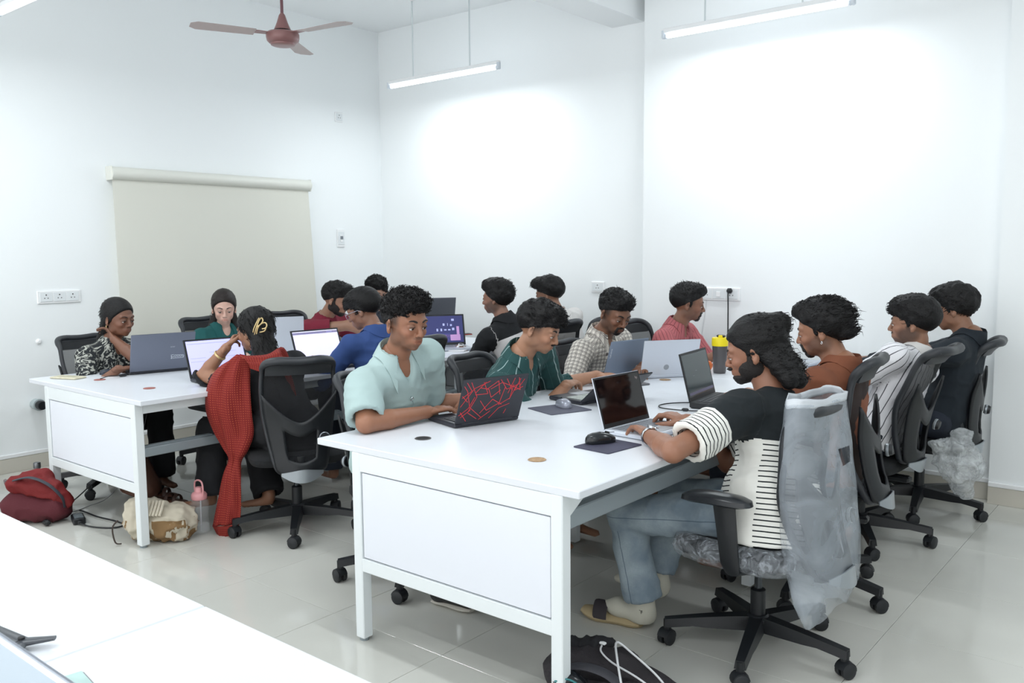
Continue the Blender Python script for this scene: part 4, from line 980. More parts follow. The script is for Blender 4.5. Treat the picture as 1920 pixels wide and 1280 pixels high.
    if sm:
        for sd in 'lr':
            hj, kn, an = legs[sd]; ft = unit(v3(*P.get('foot', B[0]))); g0 = [RC(an-v3(0, 0, .03), v3(an[0], an[1], .045), .040, .042, k=.02), RC(v3(an[0], an[1], .045), v3(an[0], an[1], .036)+ft*.15, .040, .034, v3(0, 0, 1), .8, .02)]
            Vx, Fx = sdf(g0, .009); Vx[:, 2] = np.maximum(Vx[:, 2], .004); sh = put('shoe', Vx, Fx, sm)
            g = G(); pts = [(an+ft*t)*np.array([1, 1, 0])+v3(0, 0, .012) for t in np.linspace(-.03, .17, 8)]; g.tube(pts, [.030, .038, .036, .035, .038, .041, .039, .028], 12, up=(0, 0, 1), sx=1.1, sy=.28); gput('sole', g, mat('pale_sole', srgb(190, 186, 176), .6), sh)
    return dict(root=root, arms=arms, H=H, A=A, s=s, Nk=Nk, up=up, F=F_, L=L_, put=put, gput=gput, ho=ho, legs=legs, O=O, body=body, top=top, hip=hip, B=B, Wp=Wp)
def lidmat(c): return mat('eyelid_%d_%d_%d' % c, srgb(*[int(x*.82) for x in c]), .5)
def watch(R, sd, m, strap, sz=1.):
    S, E, W, d, n, c, th = R['arms'][sd]; u = unit(W-E); p = W-u*.020; out_ = unit(-n-u*(-n@u)); sdv = np.cross(u, out_); g = G()
    g.tube([p+(out_*math.cos(a)+sdv*math.sin(a))*.0315 for a in np.linspace(0, 2*math.pi, 25)[:-1]], .0095*sz, 8, True, up=u, sx=.3, sy=1.0)
    w_ = empty('wristwatch', R['O'], 0); w_.location = tuple(p); w_.parent = None
    g.V = [v-p for v in g.V]; g.out('strap', strap, w_, True)
    RM = np.stack([u, sdv, out_], 1); g = G(); g.lathe([(.014, .0), (.0195, .002), (.0205, .007), (.0185, .010), (.016, .0105)], 24, out_*.029, RM); g.out('case', m, w_, True)
    g = G(); g.lathe([(.0155, .0107), (.0, .0108)], 20, out_*.029, RM, cap=False); g.out('dial', mat('watch_dial', srgb(30, 34, 40), .2), w_, True)
    return w_
def glasses(R, m):
    Wp, s, A = R['Wp'], R['s'], R['A']; g = G()
    for y in (-1, 1):
        pts = [Wp(.102-.006*abs(math.cos(a))-.02*max(0, (abs(y*.031+math.cos(a)*.024)-.035)), y*.032+math.cos(a)*.023, .002+.018*math.sin(a)) for a in np.linspace(0, 2*math.pi, 17)[:-1]]
        g.tube(pts, .0013*s, 6, True)
        g.tube([Wp(.094, y*.055, .008), Wp(.07, y*.074, .010), Wp(.0, y*.083, .006), Wp(-.015, y*.083, -.008)], .0015*s, 6)
    g.tube([Wp(.100, -.010, .006), Wp(.106, 0, .009), Wp(.100, .010, .006)], .0013*s, 6); o = empty('eyeglasses', R['H']); g.V = [v-R['H'] for v in g.V]; g.out('frame', m, o, True)
    g = G()
    for y in (-1, 1):
        g.add([Wp(.100, y*.032, .002)-R['H']]+[Wp(.1015-.006*abs(math.cos(a)), y*.032+math.cos(a)*.023, .002+.018*math.sin(a))-R['H'] for a in np.linspace(0, 2*math.pi, 17)[:-1]], [(0, 1+i, 1+(i+1) % 16) for i in range(16)])
    g.out('lens', thin_mat('lens_glass', (.8, .85, .9), .08, .03), o); return o
# ------------------------------------------------------------------ the sixteen people
def at3(px, py, X): return tuple(atx(px, py, X))
def on(px, py, z=.79): return tuple(atz(px, py, z))
def dd(a, b): return tuple(np.array(b)-np.array(a))
def arm(w, tip=None, e=None, **k):
    d = dict(w=w, **k)
    if tip is not None: d['d'] = dd(w, tip)
    if e is not None: d['e'] = e
    return d
BLKSHOE = mat('black_shoe', srgb(28, 28, 30), .5)
SHORT = dict(th=.010, back=-.055, front=.070, lumps=[((.03, 0, .100), (.075, .066, .040))], amp=.005, freq=50, tuft=468, tl=.020, tr=.0017, flow=(.8, 0, .4), tz=.06)
CAST = {}
# right side of the front desk
W_ = on(1216, 816, .785); W2 = on(1290, 789, .79)
CAST['bun'] = dict(label='long-haired bearded man with half-up bun, black and white striped top, light jeans', hip=(-1.21, 2.93), face=176, head=at3(1415, 660, -1.33), look=(197, 15), drop=.062, hs=1.03, skin=(148, 104, 82), top=C_BUN, sleeve=.80, slr=.027, loose=.020, hem=.12, hemx=.022, yoke=.16, build=1.08, bunflip=1, sleeve_seam=.412, sf=.04, neck=.002, zmin=.455,
 arml=arm(W_, on(1186, 790, .80), on(1262, 846, .792), c=(.25, .55, .35), n=(-.1, -.35, -1)), armr=arm(W2, on(1240, 772, .81), c=(.3, .7, .5)), beard='full', trouser=C_DENIM, hz=.53, kl=(-1.74, 2.80, .445), al=(-1.67, 2.82, .115), kr=(-1.68, 3.09, .46), ar=(-1.70, 2.98, .17), tw=1.0, hemr=.074, shoes=None, foot=v3(-.98, -.1, 0), leghole=1, th=.010,
 hair=dict(th=.010, taper=0, back=-.11, front=.072, lumps=[((-.03, 0, .06), (.095, .080, .070))], amp=.0035, freq=34, an=(.5, 1, 1.4), lift=.03, extra=[((-.108, 0, .082), (.040, .040, .038)), ((-.085, 0, -.03), (.045, .072, .060)), ((-.100, .0, -.085), (.045, .076, .050))],
  locks=[((-.06, .05, -.03), (-.10, .062, -.12), .034, .030), ((-.06, -.05, -.03), (-.10, -.062, -.12), .034, .030), ((-.10, .02, -.06), (-.125, .02, -.130), .038, .028), ((-.10, -.035, -.06), (-.12, -.04, -.135), .036, .030)], tuft=900, tl=.030, tr=.0015, flow=(-.9, 0, -.1), tz=-.14, mz=-.3))
W_ = on(1425, 738, .79); W2 = (-1.66, 3.72, .80)
CAST['rust'] = dict(label='man with swept-back hair and earring in a rust-brown shirt', hip=(-1.26, 3.60), face=176, head=at3(1543, 620, -1.28), look=(188, 14), hs=1.03, skin=(152, 108, 84), top=C_RUST, sleeve=1.35, collar=dict(gap=.45, h=.036), build=1.05, seed=3,
 arml=arm(W_, on(1398, 738, .79), c=.5), armr=arm(W2, (-1.75, 3.70, .79), c=.4), stub=.55, beard='goatee', q=1.1,
 hair=dict(th=.012, back=-.085, front=.070, lumps=[((.040, 0, .095), (.072, .062, .044)), ((-.05, 0, .04), (.072, .070, .07))], amp=.005, freq=30, lift=.06, an=(.45, 1, 1), tuft=1116, tl=.040, tr=.0018, flow=(-1, 0, .15), tz=-.05, brown=0, extra=[((-.095, 0, -.04), (.035, .062, .05))]))
CAST['pin'] = dict(label='man with thick dark hair in a white shirt with thin dark stripes', hip=(-1.31, 4.40), face=172, head=at3(1712, 606, -1.16), look=(187, 4), hs=1.03, skin=(148, 108, 86), top=C_WS, sleeve=1.9, collar=dict(gap=.5, h=.034, m=C_WHITE), seed=4, q=1.25, nk=0, kl=(-1.70, 4.25, .5), al=(-1.35, 4.18, .10), shoes=None,
 arml=arm((-1.66, 4.30, .80), (-1.80, 4.30, .79)), armr=arm((-1.66, 4.52, .80), (-1.8, 4.5, .79)), stub=.7, beard='mous',
 hair=dict(th=.013, back=-.060, front=.052, lumps=[((.02, 0, .090), (.085, .074, .048))], amp=.004, freq=45, tuft=630, tl=.026, lift=.09, tr=.0017, flow=(1, 0, -.1), tz=.0, extra=[((.075, 0, .062), (.030, .055, .024))]))
CAST['navy'] = dict(label='man in a black shirt at the far right, mostly behind the striped shirt man', hip=(-1.16, 5.06), face=178, head=at3(1790, 580, -1.10), look=(180, 14), hs=1.03, skin=(140, 100, 78), top=C_NAVY, sleeve=1.9, collar=dict(gap=.5, h=.036), seed=5, q=1.25,
 arml=arm((-1.62, 4.95, .80), (-1.78, 4.95, .79)), armr=arm((-1.62, 5.2, .80), (-1.8, 5.2, .79)),
 hair=dict(th=.014, back=-.075, front=.060, lumps=[((.02, 0, .090), (.090, .076, .050))], amp=.006, freq=40, tuft=720, tl=.034, lift=.09, tr=.0017, flow=(.6, 0, -.3), tz=-.06, extra=[((.080, 0, .045), (.026, .05, .03))]))
# left side of the front desk
W_ = on(800, 772, .79); W2 = on(905, 745, .80)
CAST['mint'] = dict(label='curly-haired young man in a mint polo shirt with a zip', kr=(-2.44, 2.50, .50), ar=(-2.45, 2.50, .09), kl=(-2.44, 2.74, .50), shoes=BLKSHOE, foot=(1, .1, 0), hip=(-2.86, 2.60), face=4, head=at3(760, 606, -2.60), look=(-6, 10, 0), hs=1.03, skin=(150, 104, 80), top=C_MINT, sleeve=.86, slr=.026, loose=.022, collar=dict(gap=.62, h=.036, pt=.040), vneck=.045, seed=6, build=1.08, sw=.184, turn=-6, wr=.006,
 armr=arm(W_, on(848, 762, .795), on(686, 794, .79), c=(.15, .35, .3)), arml=arm(W2, on(868, 752, .80), c=.35), stub=.38, q=.95, lid=.30,
 hair=dict(burn=0, th=.009, back=-.035, front=.070, lumps=[((.018, 0, .098), (.082, .074, .044)), ((.045, 0, .085), (.058, .062, .036))], amp=.009, freq=58, lift=.6, tuft=1620, tl=.024, tr=.0020, flow=(.4, 0, .5), tz=.03, curl=1, h=.0045), fade=.8)
W_ = on(1062, 722, .79); W2 = on(1118, 704, .80)
CAST['teal'] = dict(label='man leaning forward in a dark green shirt with pale stripes', hip=(-2.88, 3.40), face=2, head=at3(1010, 616, -2.50), look=(18, 24, 0), hs=1.03, skin=(168, 124, 98), build=1.04, top=C_TEAL, sleeve=1.42, slr=.018, loose=.020, collar=dict(gap=.42, h=.038, pt=.03), vneck=.03, seed=7, sw=.19,
 armr=arm(W_, on(1092, 708, .80), pole=(-.1, -.5, -1), c=(.3, .6, .4)), arml=arm(W2, on(1150, 704, .80), c=.4), stub=.15, beard='mous', lid=.45, q=1.05,
 hair=dict(burn=0, th=.010, back=-.045, front=.060, lumps=[((.015, 0, .092), (.084, .074, .044))], amp=.006, freq=42, tuft=1260, tl=.030, lift=.09, tr=.0017, flow=(.8, 0, .1), tz=.0, extra=[((.070, 0, .070), (.040, .060, .034))]), fade=.7)
W_ = on(1120, 705, .79); W2 = on(1206, 686, .81)
CAST['plaid'] = dict(label='man looking down in a cream and brown checked shirt', hip=(-2.90, 4.26), face=-4, head=at3(1152, 588, -2.68), look=(-18, 26, 4), hs=1.03, skin=(126, 88, 68), top=C_PLAID, sleeve=1.9, slr=.018, loose=.018, collar=dict(gap=.40, h=.036), vneck=.03, seed=8, sw=.185, q=1.15,
 armr=arm(W_, on(1150, 702, .79), c=.4), arml=arm(W2, on(1196, 706, .79), c=.45), beard='goatee', stub=.5, lid=.6,
 hair=dict(burn=0, th=.012, back=-.03, front=.066, lumps=[((.028, 0, .100), (.074, .064, .040))], amp=.004, freq=50, tuft=756, tl=.018, tr=.0017, flow=(.5, 0, .6), tz=.05), fade=.85)
CAST['red'] = dict(label='man with trimmed moustache in a red shirt with thin dark stripes', hip=(-2.90, 5.04), face=4, head=at3(1290, 570, -2.68), look=(32, 10), hs=1.03, skin=(132, 92, 72), top=C_RED, sleeve=1.9, slr=.018, collar=dict(gap=.42, h=.036), vneck=.025, seed=9, q=1.25,
 armr=arm((-2.42, 4.90, .80), (-2.28, 4.92, .79), c=.4), arml=arm((-2.42, 5.14, .80), (-2.28, 5.12, .79), c=.4), beard='goatee', stub=.35,
 hair=dict(th=.010, back=-.055, front=.066, lumps=[((.035, 0, .098), (.072, .064, .040))], amp=.003, freq=40, tuft=450, tl=.018, tr=.0017, flow=(-.6, 0, .5), tz=.05), fade=.5)
# right side of the back desk
CAST['scarf'] = dict(label='woman with long dark hair, gold claw clip and red scarf, seen from behind', fem=True, hip=(-3.80, 2.74), face=165, head=at3(478, 622, -4.00), look=(192, 10), hs=1.0, skin=(150, 108, 84), top=C_BLK, sleeve=1.02, slr=.012, loose=.010, topname='kurta', hem=.16, seed=10, q=1.1, zmin=.40,
 arml=arm(at3(424, 652, -4.10), at3(440, 632, -4.12), on(379, 706, .80), n=(.2, .6, 0), c=.7), armr=arm((-4.30, 2.95, .80), (-4.42, 2.95, .79)), trouser=C_BLK, tw=1.1, hemr=.085, kl=(-4.22, 2.55, .50), al=(-4.17, 2.50, .16), kr=(-4.22, 2.80, .50), ar=(-3.96, 2.72, .15), foot=v3(-.5, -.6, 0), shoes=None,
 hair=dict(th=.010, back=-.11, front=.074, burn=0, amp=.0025, freq=20, an=(1, 1, .3), tuft=360, tl=.05, tr=.0022, flow=(-.5, 0, -1), tz=-.1, mz=-9))
CAST['blue'] = dict(label='man in glasses and a royal blue shirt, seen from behind', hip=(-3.90, 3.50), face=172, head=at3(682, 582, -4.02), look=(206, 22), hs=1.03, skin=(140, 100, 80), top=C_BLUE, sleeve=1.9, collar=dict(gap=.5, h=.034), seed=11, q=1.3,
 arml=arm((-4.32, 3.32, .80), (-4.42, 3.3, .79)), armr=arm((-4.30, 3.62, .80), (-4.42, 3.6, .79)),
 hair=dict(th=.012, back=-.060, front=.056, lumps=[((.01, 0, .080), (.090, .076, .055))], amp=.0025, freq=30, tuft=630, tl=.026, lift=.09, tr=.0017, flow=(.8, 0, -.2), tz=-.02, extra=[((.075, 0, .058), (.028, .055, .026))]))
CAST['sleeve'] = dict(label='man with a white watch and black sleeves, face turned to the back wall', hip=(-3.76, 4.72), face=176, head=at3(932, 560, -3.93), look=(196, 4), hs=1.03, skin=(140, 102, 84), top=C_VEST, sleeve=1.08, collar=dict(gap=.5, h=.034, m=C_BLK), seed=12, q=1.3,
 arml=arm(at3(862, 652, -4.28), at3(838, 655, -4.36), at3(884, 682, -4.05), c=.35), armr=arm((-4.22, 4.9, .80), (-4.4, 4.9, .79)), stub=.6,
 hair=dict(burn=0, th=.014, back=-.10, front=.066, lumps=[((.03, 0, .098), (.080, .070, .046))], amp=.006, freq=40, tuft=630, tl=.030, lift=.09, tr=.0017, flow=(-.6, 0, .3), tz=-.08))
CAST['tuft'] = dict(label='man by the back wall, only his black quiff shows above the others', hip=(-3.72, 5.26), face=176, head=at3(1030, 552, -3.88), look=(192, 12), hs=1.03, skin=(136, 98, 78), top=C_WHITE, sleeve=1.9, seed=13, q=1.4,
 arml=arm((-4.22, 5.10, .80), (-4.4, 5.1, .79)), armr=arm((-4.20, 5.22, .80), (-4.4, 5.2, .79)),
 hair=dict(burn=0, th=.014, back=-.06, front=.060, lumps=[((.05, 0, .095), (.080, .066, .046))], amp=.006, freq=40, tuft=630, tl=.030, lift=.09, tr=.0017, flow=(.9, 0, .1), tz=.02))
# left side of the back desk
CAST['leaf'] = dict(label='woman with hand at her neck in a black top with pale leaf print', fem=True, hip=(-5.42, 2.56), face=2, head=at3(222, 598, -5.22), look=(14, 8), hs=1.0, skin=(118, 80, 62), top=C_LEAF, sleeve=1.45, slr=.016, loose=.012, vneck=.02, seed=14, q=1.2, trouser=C_BLK, tw=1.05, hemr=.08, sw=.165,
 armr=arm(on(222, 692, .79), on(250, 688, .79), c=.4, cut=1.25), arml=arm(at3(214, 636, -5.20), at3(205, 622, -5.26), at3(250, 668, -5.06), n=(-.6, -.6, 0), c=.4, cut=.92), zmin=.48, hem=.08, 
 hair=dict(th=.007, back=-.15, front=.078, burn=1, tuft=600, tl=.05, tr=.0011, lift=.02, flow=(-1, 0, -.5), tz=-.1, amp=.0015, freq=20, an=(1, 1, .3), locks=[((-.075, 0, -.03), (-.13, .01, -.15), .050, .040), ((-.13, .01, -.15), (-.16, .02, -.26), .040, .026)], mz=-9))
CAST['green'] = dict(label='pale-skinned woman with tied dark hair in a teal green top, facing the camera', fem=True, hip=(-5.46, 3.38), face=-8, head=at3(420, 578, -5.32), look=(-30, 14), hs=1.0, skin=(206, 168, 152), top=C_GRN, sleeve=1.5, collar=dict(gap=.5, h=.026), vneck=.012, seed=15, q=1.3, sw=.16,
 armr=arm((-5.02, 3.25, .80), (-4.9, 3.25, .79)), arml=arm((-5.02, 3.5, .80), (-4.9, 3.5, .79)), lid=.6,
 hair=dict(th=.008, back=-.15, front=.080, burn=1, brown=1, tuft=600, tl=.05, tr=.0011, lift=.02, flow=(-1, 0, -.5), tz=-.1, amp=.0015, freq=20, mz=-9, locks=[((-.06, .05, -.05), (-.03, .085, -.17), .030, .024), ((-.06, -.05, -.05), (-.02, -.10, -.20), .032, .026), ((-.02, -.10, -.20), (.01, -.11, -.27), .026, .012)]))
CAST['maroon'] = dict(label='bearded man in a maroon T-shirt reaching across the back desk', hip=(-5.42, 4.16), face=6, head=at3(630, 562, -5.14), look=(32, 22), hs=1.03, skin=(150, 112, 92), top=C_MAR, sleeve=.62, slr=.018, seed=16, q=1.3, beard='full',
 armr=arm(at3(704, 622, -4.74), at3(722, 628, -4.68), at3(652, 610, -4.98), c=.3), arml=arm((-5.0, 4.5, .80), (-4.9, 4.5, .79)),
 hair=dict(th=.010, back=-.05, front=.066, lumps=[((.03, 0, .096), (.078, .068, .044))], amp=.005, freq=42, tuft=630, tl=.022, tr=.0017, flow=(.8, 0, .3), tz=.03))
CAST['char'] = dict(label='young man with round glasses in a charcoal T-shirt, in the far corner', hip=(-5.44, 4.84), face=-30, head=at3(706, 551, -5.22), look=(-52, 12), hs=1.03, skin=(168, 128, 108), top=C_CHAR, sleeve=.6, seed=17, q=1.3,
 armr=arm((-5.08, 4.62, .80), (-4.95, 4.6, .79)), arml=arm((-5.0, 4.95, .80), (-4.9, 4.9, .79)), stub=.2,
 hair=dict(burn=0, th=.014, back=-.05, front=.060, lumps=[((.03, 0, .098), (.082, .074, .048))], amp=.009, freq=50, tuft=900, tl=.024, tr=.0020, flow=(.5, 0, .4), tz=.02, curl=1))
# long hair down the back of the woman with the scarf, in world metres
def world_hair(k, pts):
    c = CAST[k]; c['hair']['world'] = [(v3(*a), v3(*b), ra, rb, None) for (a, ra), (b, rb) in zip(pts[:-1], pts[1:])]
hd = v3(*CAST['scarf']['head'])
world_hair('scarf', [(hd+v3(.075, -.01, -.02), .062), (hd+v3(.125, -.015, -.16), .070), (hd+v3(.17, -.02, -.34), .072), (hd+v3(.18, -.02, -.50), .045)])
hd = v3(*CAST['leaf']['head'])
PEO = {}
import time
for k in CAST:
    t0 = time.time(); PEO[k] = person(CAST[k])
    print('person', k, round(time.time()-t0, 2), 'verts', sum(len(c.data.vertices) for c in [PEO[k]['body'], PEO[k]['top']]))
wl = watch(PEO['bun'], 'l', CHROME, mat('steel_bracelet', (.62, .63, .65), .25, 1)); tag(wl, 'silver wristwatch on the bun-haired man at the front', 'watch')
wl = watch(PEO['sleeve'], 'l', WHITEP, WHITEP, 1.3); tag(wl, 'white wristwatch on the man with black sleeves', 'watch')
wl = watch(PEO['rust'], 'l', CHROME, mat('patterned_strap', srgb(200, 200, 205), .4), 1.2); tag(wl, 'pale wristwatch on the man in the rust-brown shirt', 'watch')
tag(glasses(PEO['blue'], mat('clear_frame', srgb(170, 176, 190), .2)), 'clear-framed glasses on the man in the blue shirt', 'glasses')
tag(glasses(PEO['char'], mat('dark_frame', srgb(52, 44, 40), .3, .5)), 'thin dark glasses on the young man in charcoal', 'glasses')
# ------------------------------------------------------------------ laptops
def laptop(a, b, user, w_, d_, lidm, basem, keym, angle, label, screen=None, zt=.75, lid_h=None, white_edge=None, thick=.018):
    """a, b: table points of the hinge line (near, far); user: +1 sits towards +x, -1 towards -x"""
    a = np.array(a[:2], float); b = np.array(b[:2], float); h = unit(b-a); c = (a+b)/2; u = np.array([h[1], -h[0]]); u = u if u[0]*user > 0 else -u
    # local frame: +y = from user to hinge, +x = to the user's right
    Y = -u; X = np.array([Y[1], -Y[0]]); az = math.atan2(X[1], X[0]); cen = c+u*d_/2
    r = empty('laptop', (cen[0], cen[1], zt), az, label, 'laptop', 'laptops on the desks')
    t = thick; lid_h = lid_h or d_*.96
    G().box((0, 0, t/2+.002), (w_, d_, t), bev=.004).out('base', basem, r)
    # keyboard: keys as joined geometry
    g = G(); rows, cols = 5, 14; kw = w_*.86/cols; kd = d_*.46/rows; y0 = d_*.40
    for i in range(rows):
        for j in range(cols):
            if i == rows-1 and 4 <= j <= 8:
                if j == 4: g.box((0, y0-(i+.5)*kd, t+.0035), (kw*4.7, kd*.84, .0025))
                continue
            g.box((-w_*.43+(j+.5)*kw, y0-(i+.5)*kd, t+.0035), (kw*.84, kd*.84, .0025))
    k = g.out('keyboard', keym, r); k['kind'] = 'stuff'
    G().box((0, -d_*.27, t+.0026), (w_*.30, d_*.30, .0012), bev=.0005).out('touchpad', keym if keym is BLACKP else mat('pad_grey', srgb(170, 174, 180), .35), r)
    th = math.radians(angle); R = rot(math.pi/2-th+0, 'x')      # lid plane tilts back about the hinge
    dirv = np.array([0, -math.cos(th), math.sin(th)]); nrm = np.array([0, -math.sin(th), -math.cos(th)])   # nrm faces the user
    H0 = np.array([0, d_/2-.004, t]); RM = np.stack([np.array([1., 0, 0]), -nrm, dirv], 1)
    lc = H0+dirv*lid_h/2-nrm*.003
    ld = G().box(lc, (w_, .006, lid_h), RM, bev=.0025).out('lid', lidm, r)
    bz = G().box(lc+nrm*.0032, (w_-.004, .001, lid_h-.004), RM).out('bezel', white_edge or BLACKP, ld)
    sc = lc+nrm*.0039+dirv*.005
    G().box(sc, (w_*.93, .0006, lid_h*.86), RM).out('screen', screen or mat('black_glass', srgb(22, 16, 18), .08), ld)
    G().tube([H0+np.array([-w_*.4, .003, -.004]), H0+np.array([w_*.4, .003, -.004])], .0045, 10).out('hinge', basem, r, True)
    M4 = Matrix.Identity(4)
    r['_lid'] = 0; del r['_lid']
    return r, dict(H0=H0, dirv=dirv, nrm=nrm, RM=RM, lc=lc, w=w_, h=lid_h, ld=ld)
def on_lid(L, x, z, back=True):
    """4x4 placing flat text on the lid; x,z from lid centre, seen from outside (back) or from the user"""
    n = -L['nrm'] if back else L['nrm']; xx = np.array([-1., 0, 0]) if back else np.array([1., 0, 0]); p = L['lc']+L['dirv']*z+xx*x+n*(.0036 if back else .0048)
    M4 = Matrix.Identity(4)
    for i in range(3): M4[i][0] = xx[i]; M4[i][1] = L['dirv'][i]; M4[i][2] = n[i]; M4[i][3] = p[i]
    return M4
def turned(M4, a): return M4 @ Matrix.Rotation(a, 4, 'Z')
def strokes(name, segs, m, parent, L, wd=.003, back=True, z0=.0034):
    g = G(); n = -L['nrm'] if back else L['nrm']; xx = np.array([-1., 0, 0]) if back else np.array([1., 0, 0]); c = L['lc']+n*z0
    for (x1, z1, x2, z2) in segs:
        a = c+xx*x1+L['dirv']*z1; b = c+xx*x2+L['dirv']*z2; d = unit(b-a); s_ = np.cross(n, d)*wd/2
        g.add([a-s_, b-s_, b+s_, a+s_, a-s_+n*.0005, b-s_+n*.0005, b+s_+n*.0005, a+s_+n*.0005], [(4, 5, 6, 7), (0, 1, 5, 4), (2, 3, 7, 6), (1, 2, 6, 5), (3, 0, 4, 7)])
    o = g.out(name, m, parent); o['kind'] = 'stuff'; return o
ALU = mat('silver_lid', srgb(190, 196, 206), .35, .35); ALUW = mat('pale_silver_lid', srgb(206, 212, 222), .4, .2); GREYL = mat('slate_lid', srgb(112, 118, 134), .35, .3)
BLUEL = mat('blue_grey_lid', srgb(136, 150, 170), .4, .25); BLKL = mat('black_lid', srgb(40, 42, 50), .4); KEYG = mat('grey_keys', srgb(130, 134, 142), .5); KEYB = mat('dark_keys', srgb(44, 46, 52), .5)
def lcd(name, c, s): return emat(name, srgb(*c), s)
# curly man's black laptop with red lines
redl, L = laptop((-2.355, 2.50), (-2.270, 2.80), -1, .315, .22, BLKL, BLKL, KEYB, 112, 'black laptop with red crossing lines on its lid before the mint-shirted man', mat('dim_screen', srgb(40, 44, 54), .15), lid_h=.205)
rg = random.Random(4); segs = []; w2, h2 = .150, .096
cross = [(-.15, -.02, -.10, .06), (-.10, .06, -.03, .088), (-.13, .05, -.10, -.04), (-.10, -.04, -.14, -.07), (-.12, .09, -.08, .02), (-.08, .02, -.11, -.05), (-.11, -.05, -.06, -.085), (-.10, -.03, -.04, -.08), (-.05, .085, -.09, .04), (-.04, .05, .01, .085), (.01, .085, .03, .02), (-.02, .05, .03, .075), (.03, .075, .09, .05), (.02, .09, .06, .04), (.06, .04, .12, .06), (.09, .09, .07, .02), (.12, .085, .10, .03), (.10, .03, .14, .045), (.05, .05, .035, -.03), (.035, -.03, .085, -.005), (.085, -.005, .105, .05), (.09, .06, .085, -.01), (-.06, .0, -.02, -.05), (-.02, -.05, .04, -.02), (-.05, -.09, .0, -.055), (.14, .08, .12, .045), (-.145, -.045, -.11, -.09), (-.15, .03, -.12, .0), (.07, -.075, .078, -.055), (-.15, .075, -.13, .05), (-.07, .06, -.03, .05), (-.03, .05, -.01, .01), (-.01, .01, .03, .04), (-.15, -.06, -.11, -.03), (-.11, -.03, -.09, .02), (-.06, .085, -.03, .03), (-.03, .03, -.09, .03), (-.05, -.06, .0, .0), (.0, .0, .05, -.03), (.0, -.09, .04, -.045), (.04, -.045, .09, -.03), (.11, .09, .13, .03), (.13, .03, .09, .05), (.05, .09, .09, .03), (-.14, .09, -.11, .05), (-.11, .05, -.15, .02)]
strokes('red_line_pattern', [(max(-w2, min(w2, x1)), max(-h2, min(h2, z1)), max(-w2, min(w2, x2)), max(-h2, min(h2, z2))) for x1, z1, x2, z2 in cross], mat('red_print', srgb(214, 52, 60), .45), redl, L, .0026)
hp, L = laptop((-1.825, 2.775), (-1.805, 3.08), 1, .31, .21, ALUW, ALUW, KEYG, 107, 'silver-edged laptop with a black reflective screen before the bun-haired man', mat('black_glass', srgb(20, 13, 15), .06), white_edge=BLACKP, lid_h=.205)
text_mesh('logo_sticker', 'hp', .016, mat('sticker_grey', srgb(150, 140, 140), .5), hp, on_lid(L, .125, .075, False))
ibm, L = laptop((-1.825, 3.47), (-1.865, 3.80), 1, .335, .232, BLACKP, BLACKP, KEYB, 104, 'thick black laptop before the rust-shirted man, cable at its side', mat('dim_green_screen', srgb(74, 84, 86), .10), lid_h=.222, thick=.026)
for t_, (x, z) in (('- - -', (-.02, .02)), ('--- --', (-.06, .0))): text_mesh('screen_text', t_, .008, mat('screen_text', srgb(160, 170, 172), .5), ibm, on_lid(L, x, z, False))
G().box(L['lc']+L['nrm']*.0046-L['dirv']*.078, (.30, .0005, .012), L['RM']).out('taskbar', mat('task_bar', srgb(112, 110, 140), .4), L['ld'])
len_, L = laptop((-2.605, 3.965), (-2.555, 4.255), -1, .31, .215, BLUEL, BLUEL, KEYB, 107, 'blue-grey laptop before the man in the checked shirt, seen from behind', None)
text_mesh('brand_text', 'Lenovo', .018, mat('white_print', srgb(215, 222, 232), .4), len_, turned(on_lid(L, -.140, .035), math.pi/2))
sil, L = laptop((-2.460, 4.10), (-2.260, 4.375), -1, .335, .215, ALUW, ALUW, KEYG, 105, 'pale silver laptop with a smudged lid beside the tan cable cover', None)
g = G(); g.lathe([(.0001, .0), (.016, .0002)], 20, L['lc']-L['nrm']*.0033-L['dirv']*.055+np.array([.02, 0, 0]), np.stack([L['RM'][:, 0], L['RM'][:, 2], -L['nrm']], 1), cap=False); g.out('round_logo', mat('smudge_grey', srgb(150, 156, 164), .5), sil)
ac, L = laptop((-4.945, 2.475), (-4.865, 2.835), -1, .37, .25, GREYL, BLKL, KEYB, 108, 'slate grey laptop with a small sticker before the woman in leaf print', None, lid_h=.235)
text_mesh('brand_text', 'acer', .016, mat('grey_print', srgb(170, 176, 190), .4), ac, on_lid(L, .055, .03))
st = [(.045+.075*t, -.036+.010*math.sin(k*1.9)*.4, .045+.075*(t+.06), -.036+.010*math.sin((k+1)*1.9)*.4) for k, t in enumerate(np.linspace(0, .94, 16))]
strokes('doodle_sticker', [(-.0+x1, z1, x2, z2) for x1, z1, x2, z2 in st]+[(.045, -.046, .12, -.046), (.045, -.026, .062, -.022), (.05, -.03, .05, -.05), (.12, -.046, .122, -.030), (.065, -.026, .12, -.028)], mat('white_print', srgb(215, 222, 232), .4), ac, L, .0022)
def screen_page(name, parts, L, ld):
    for i, (x, z, w_, h_, m) in enumerate(parts):
        G().box(L['lc']+L['nrm']*.0046+L['dirv']*z+np.array([x, 0, 0]), (w_, .0004, h_), L['RM']).out('screen_block', m, ld)
LAV = lcd('lavender_screen', (190, 190, 246), .55); LAVD = lcd('screen_grey_line', (168, 170, 220), .4)
a1, L = laptop((-4.41, 2.545), (-4.36, 2.90), 1, .355, .235, BLKL, BLKL, KEYB, 112, 'laptop with a glowing lavender screen before the woman with the red scarf', LAV, lid_h=.225)
screen_page('p', [(.0, .085, .32, .003, LAVD), (-.11, .0, .09, .002, LAVD), (-.11, -.02, .09, .002, LAVD), (.04, .03, .16, .002, LAVD), (.04, .0, .16, .002, LAVD), (.0, -.088, .32, .007, lcd('screen_blue_bar', (90, 130, 210), .7))], L, L['ld'])
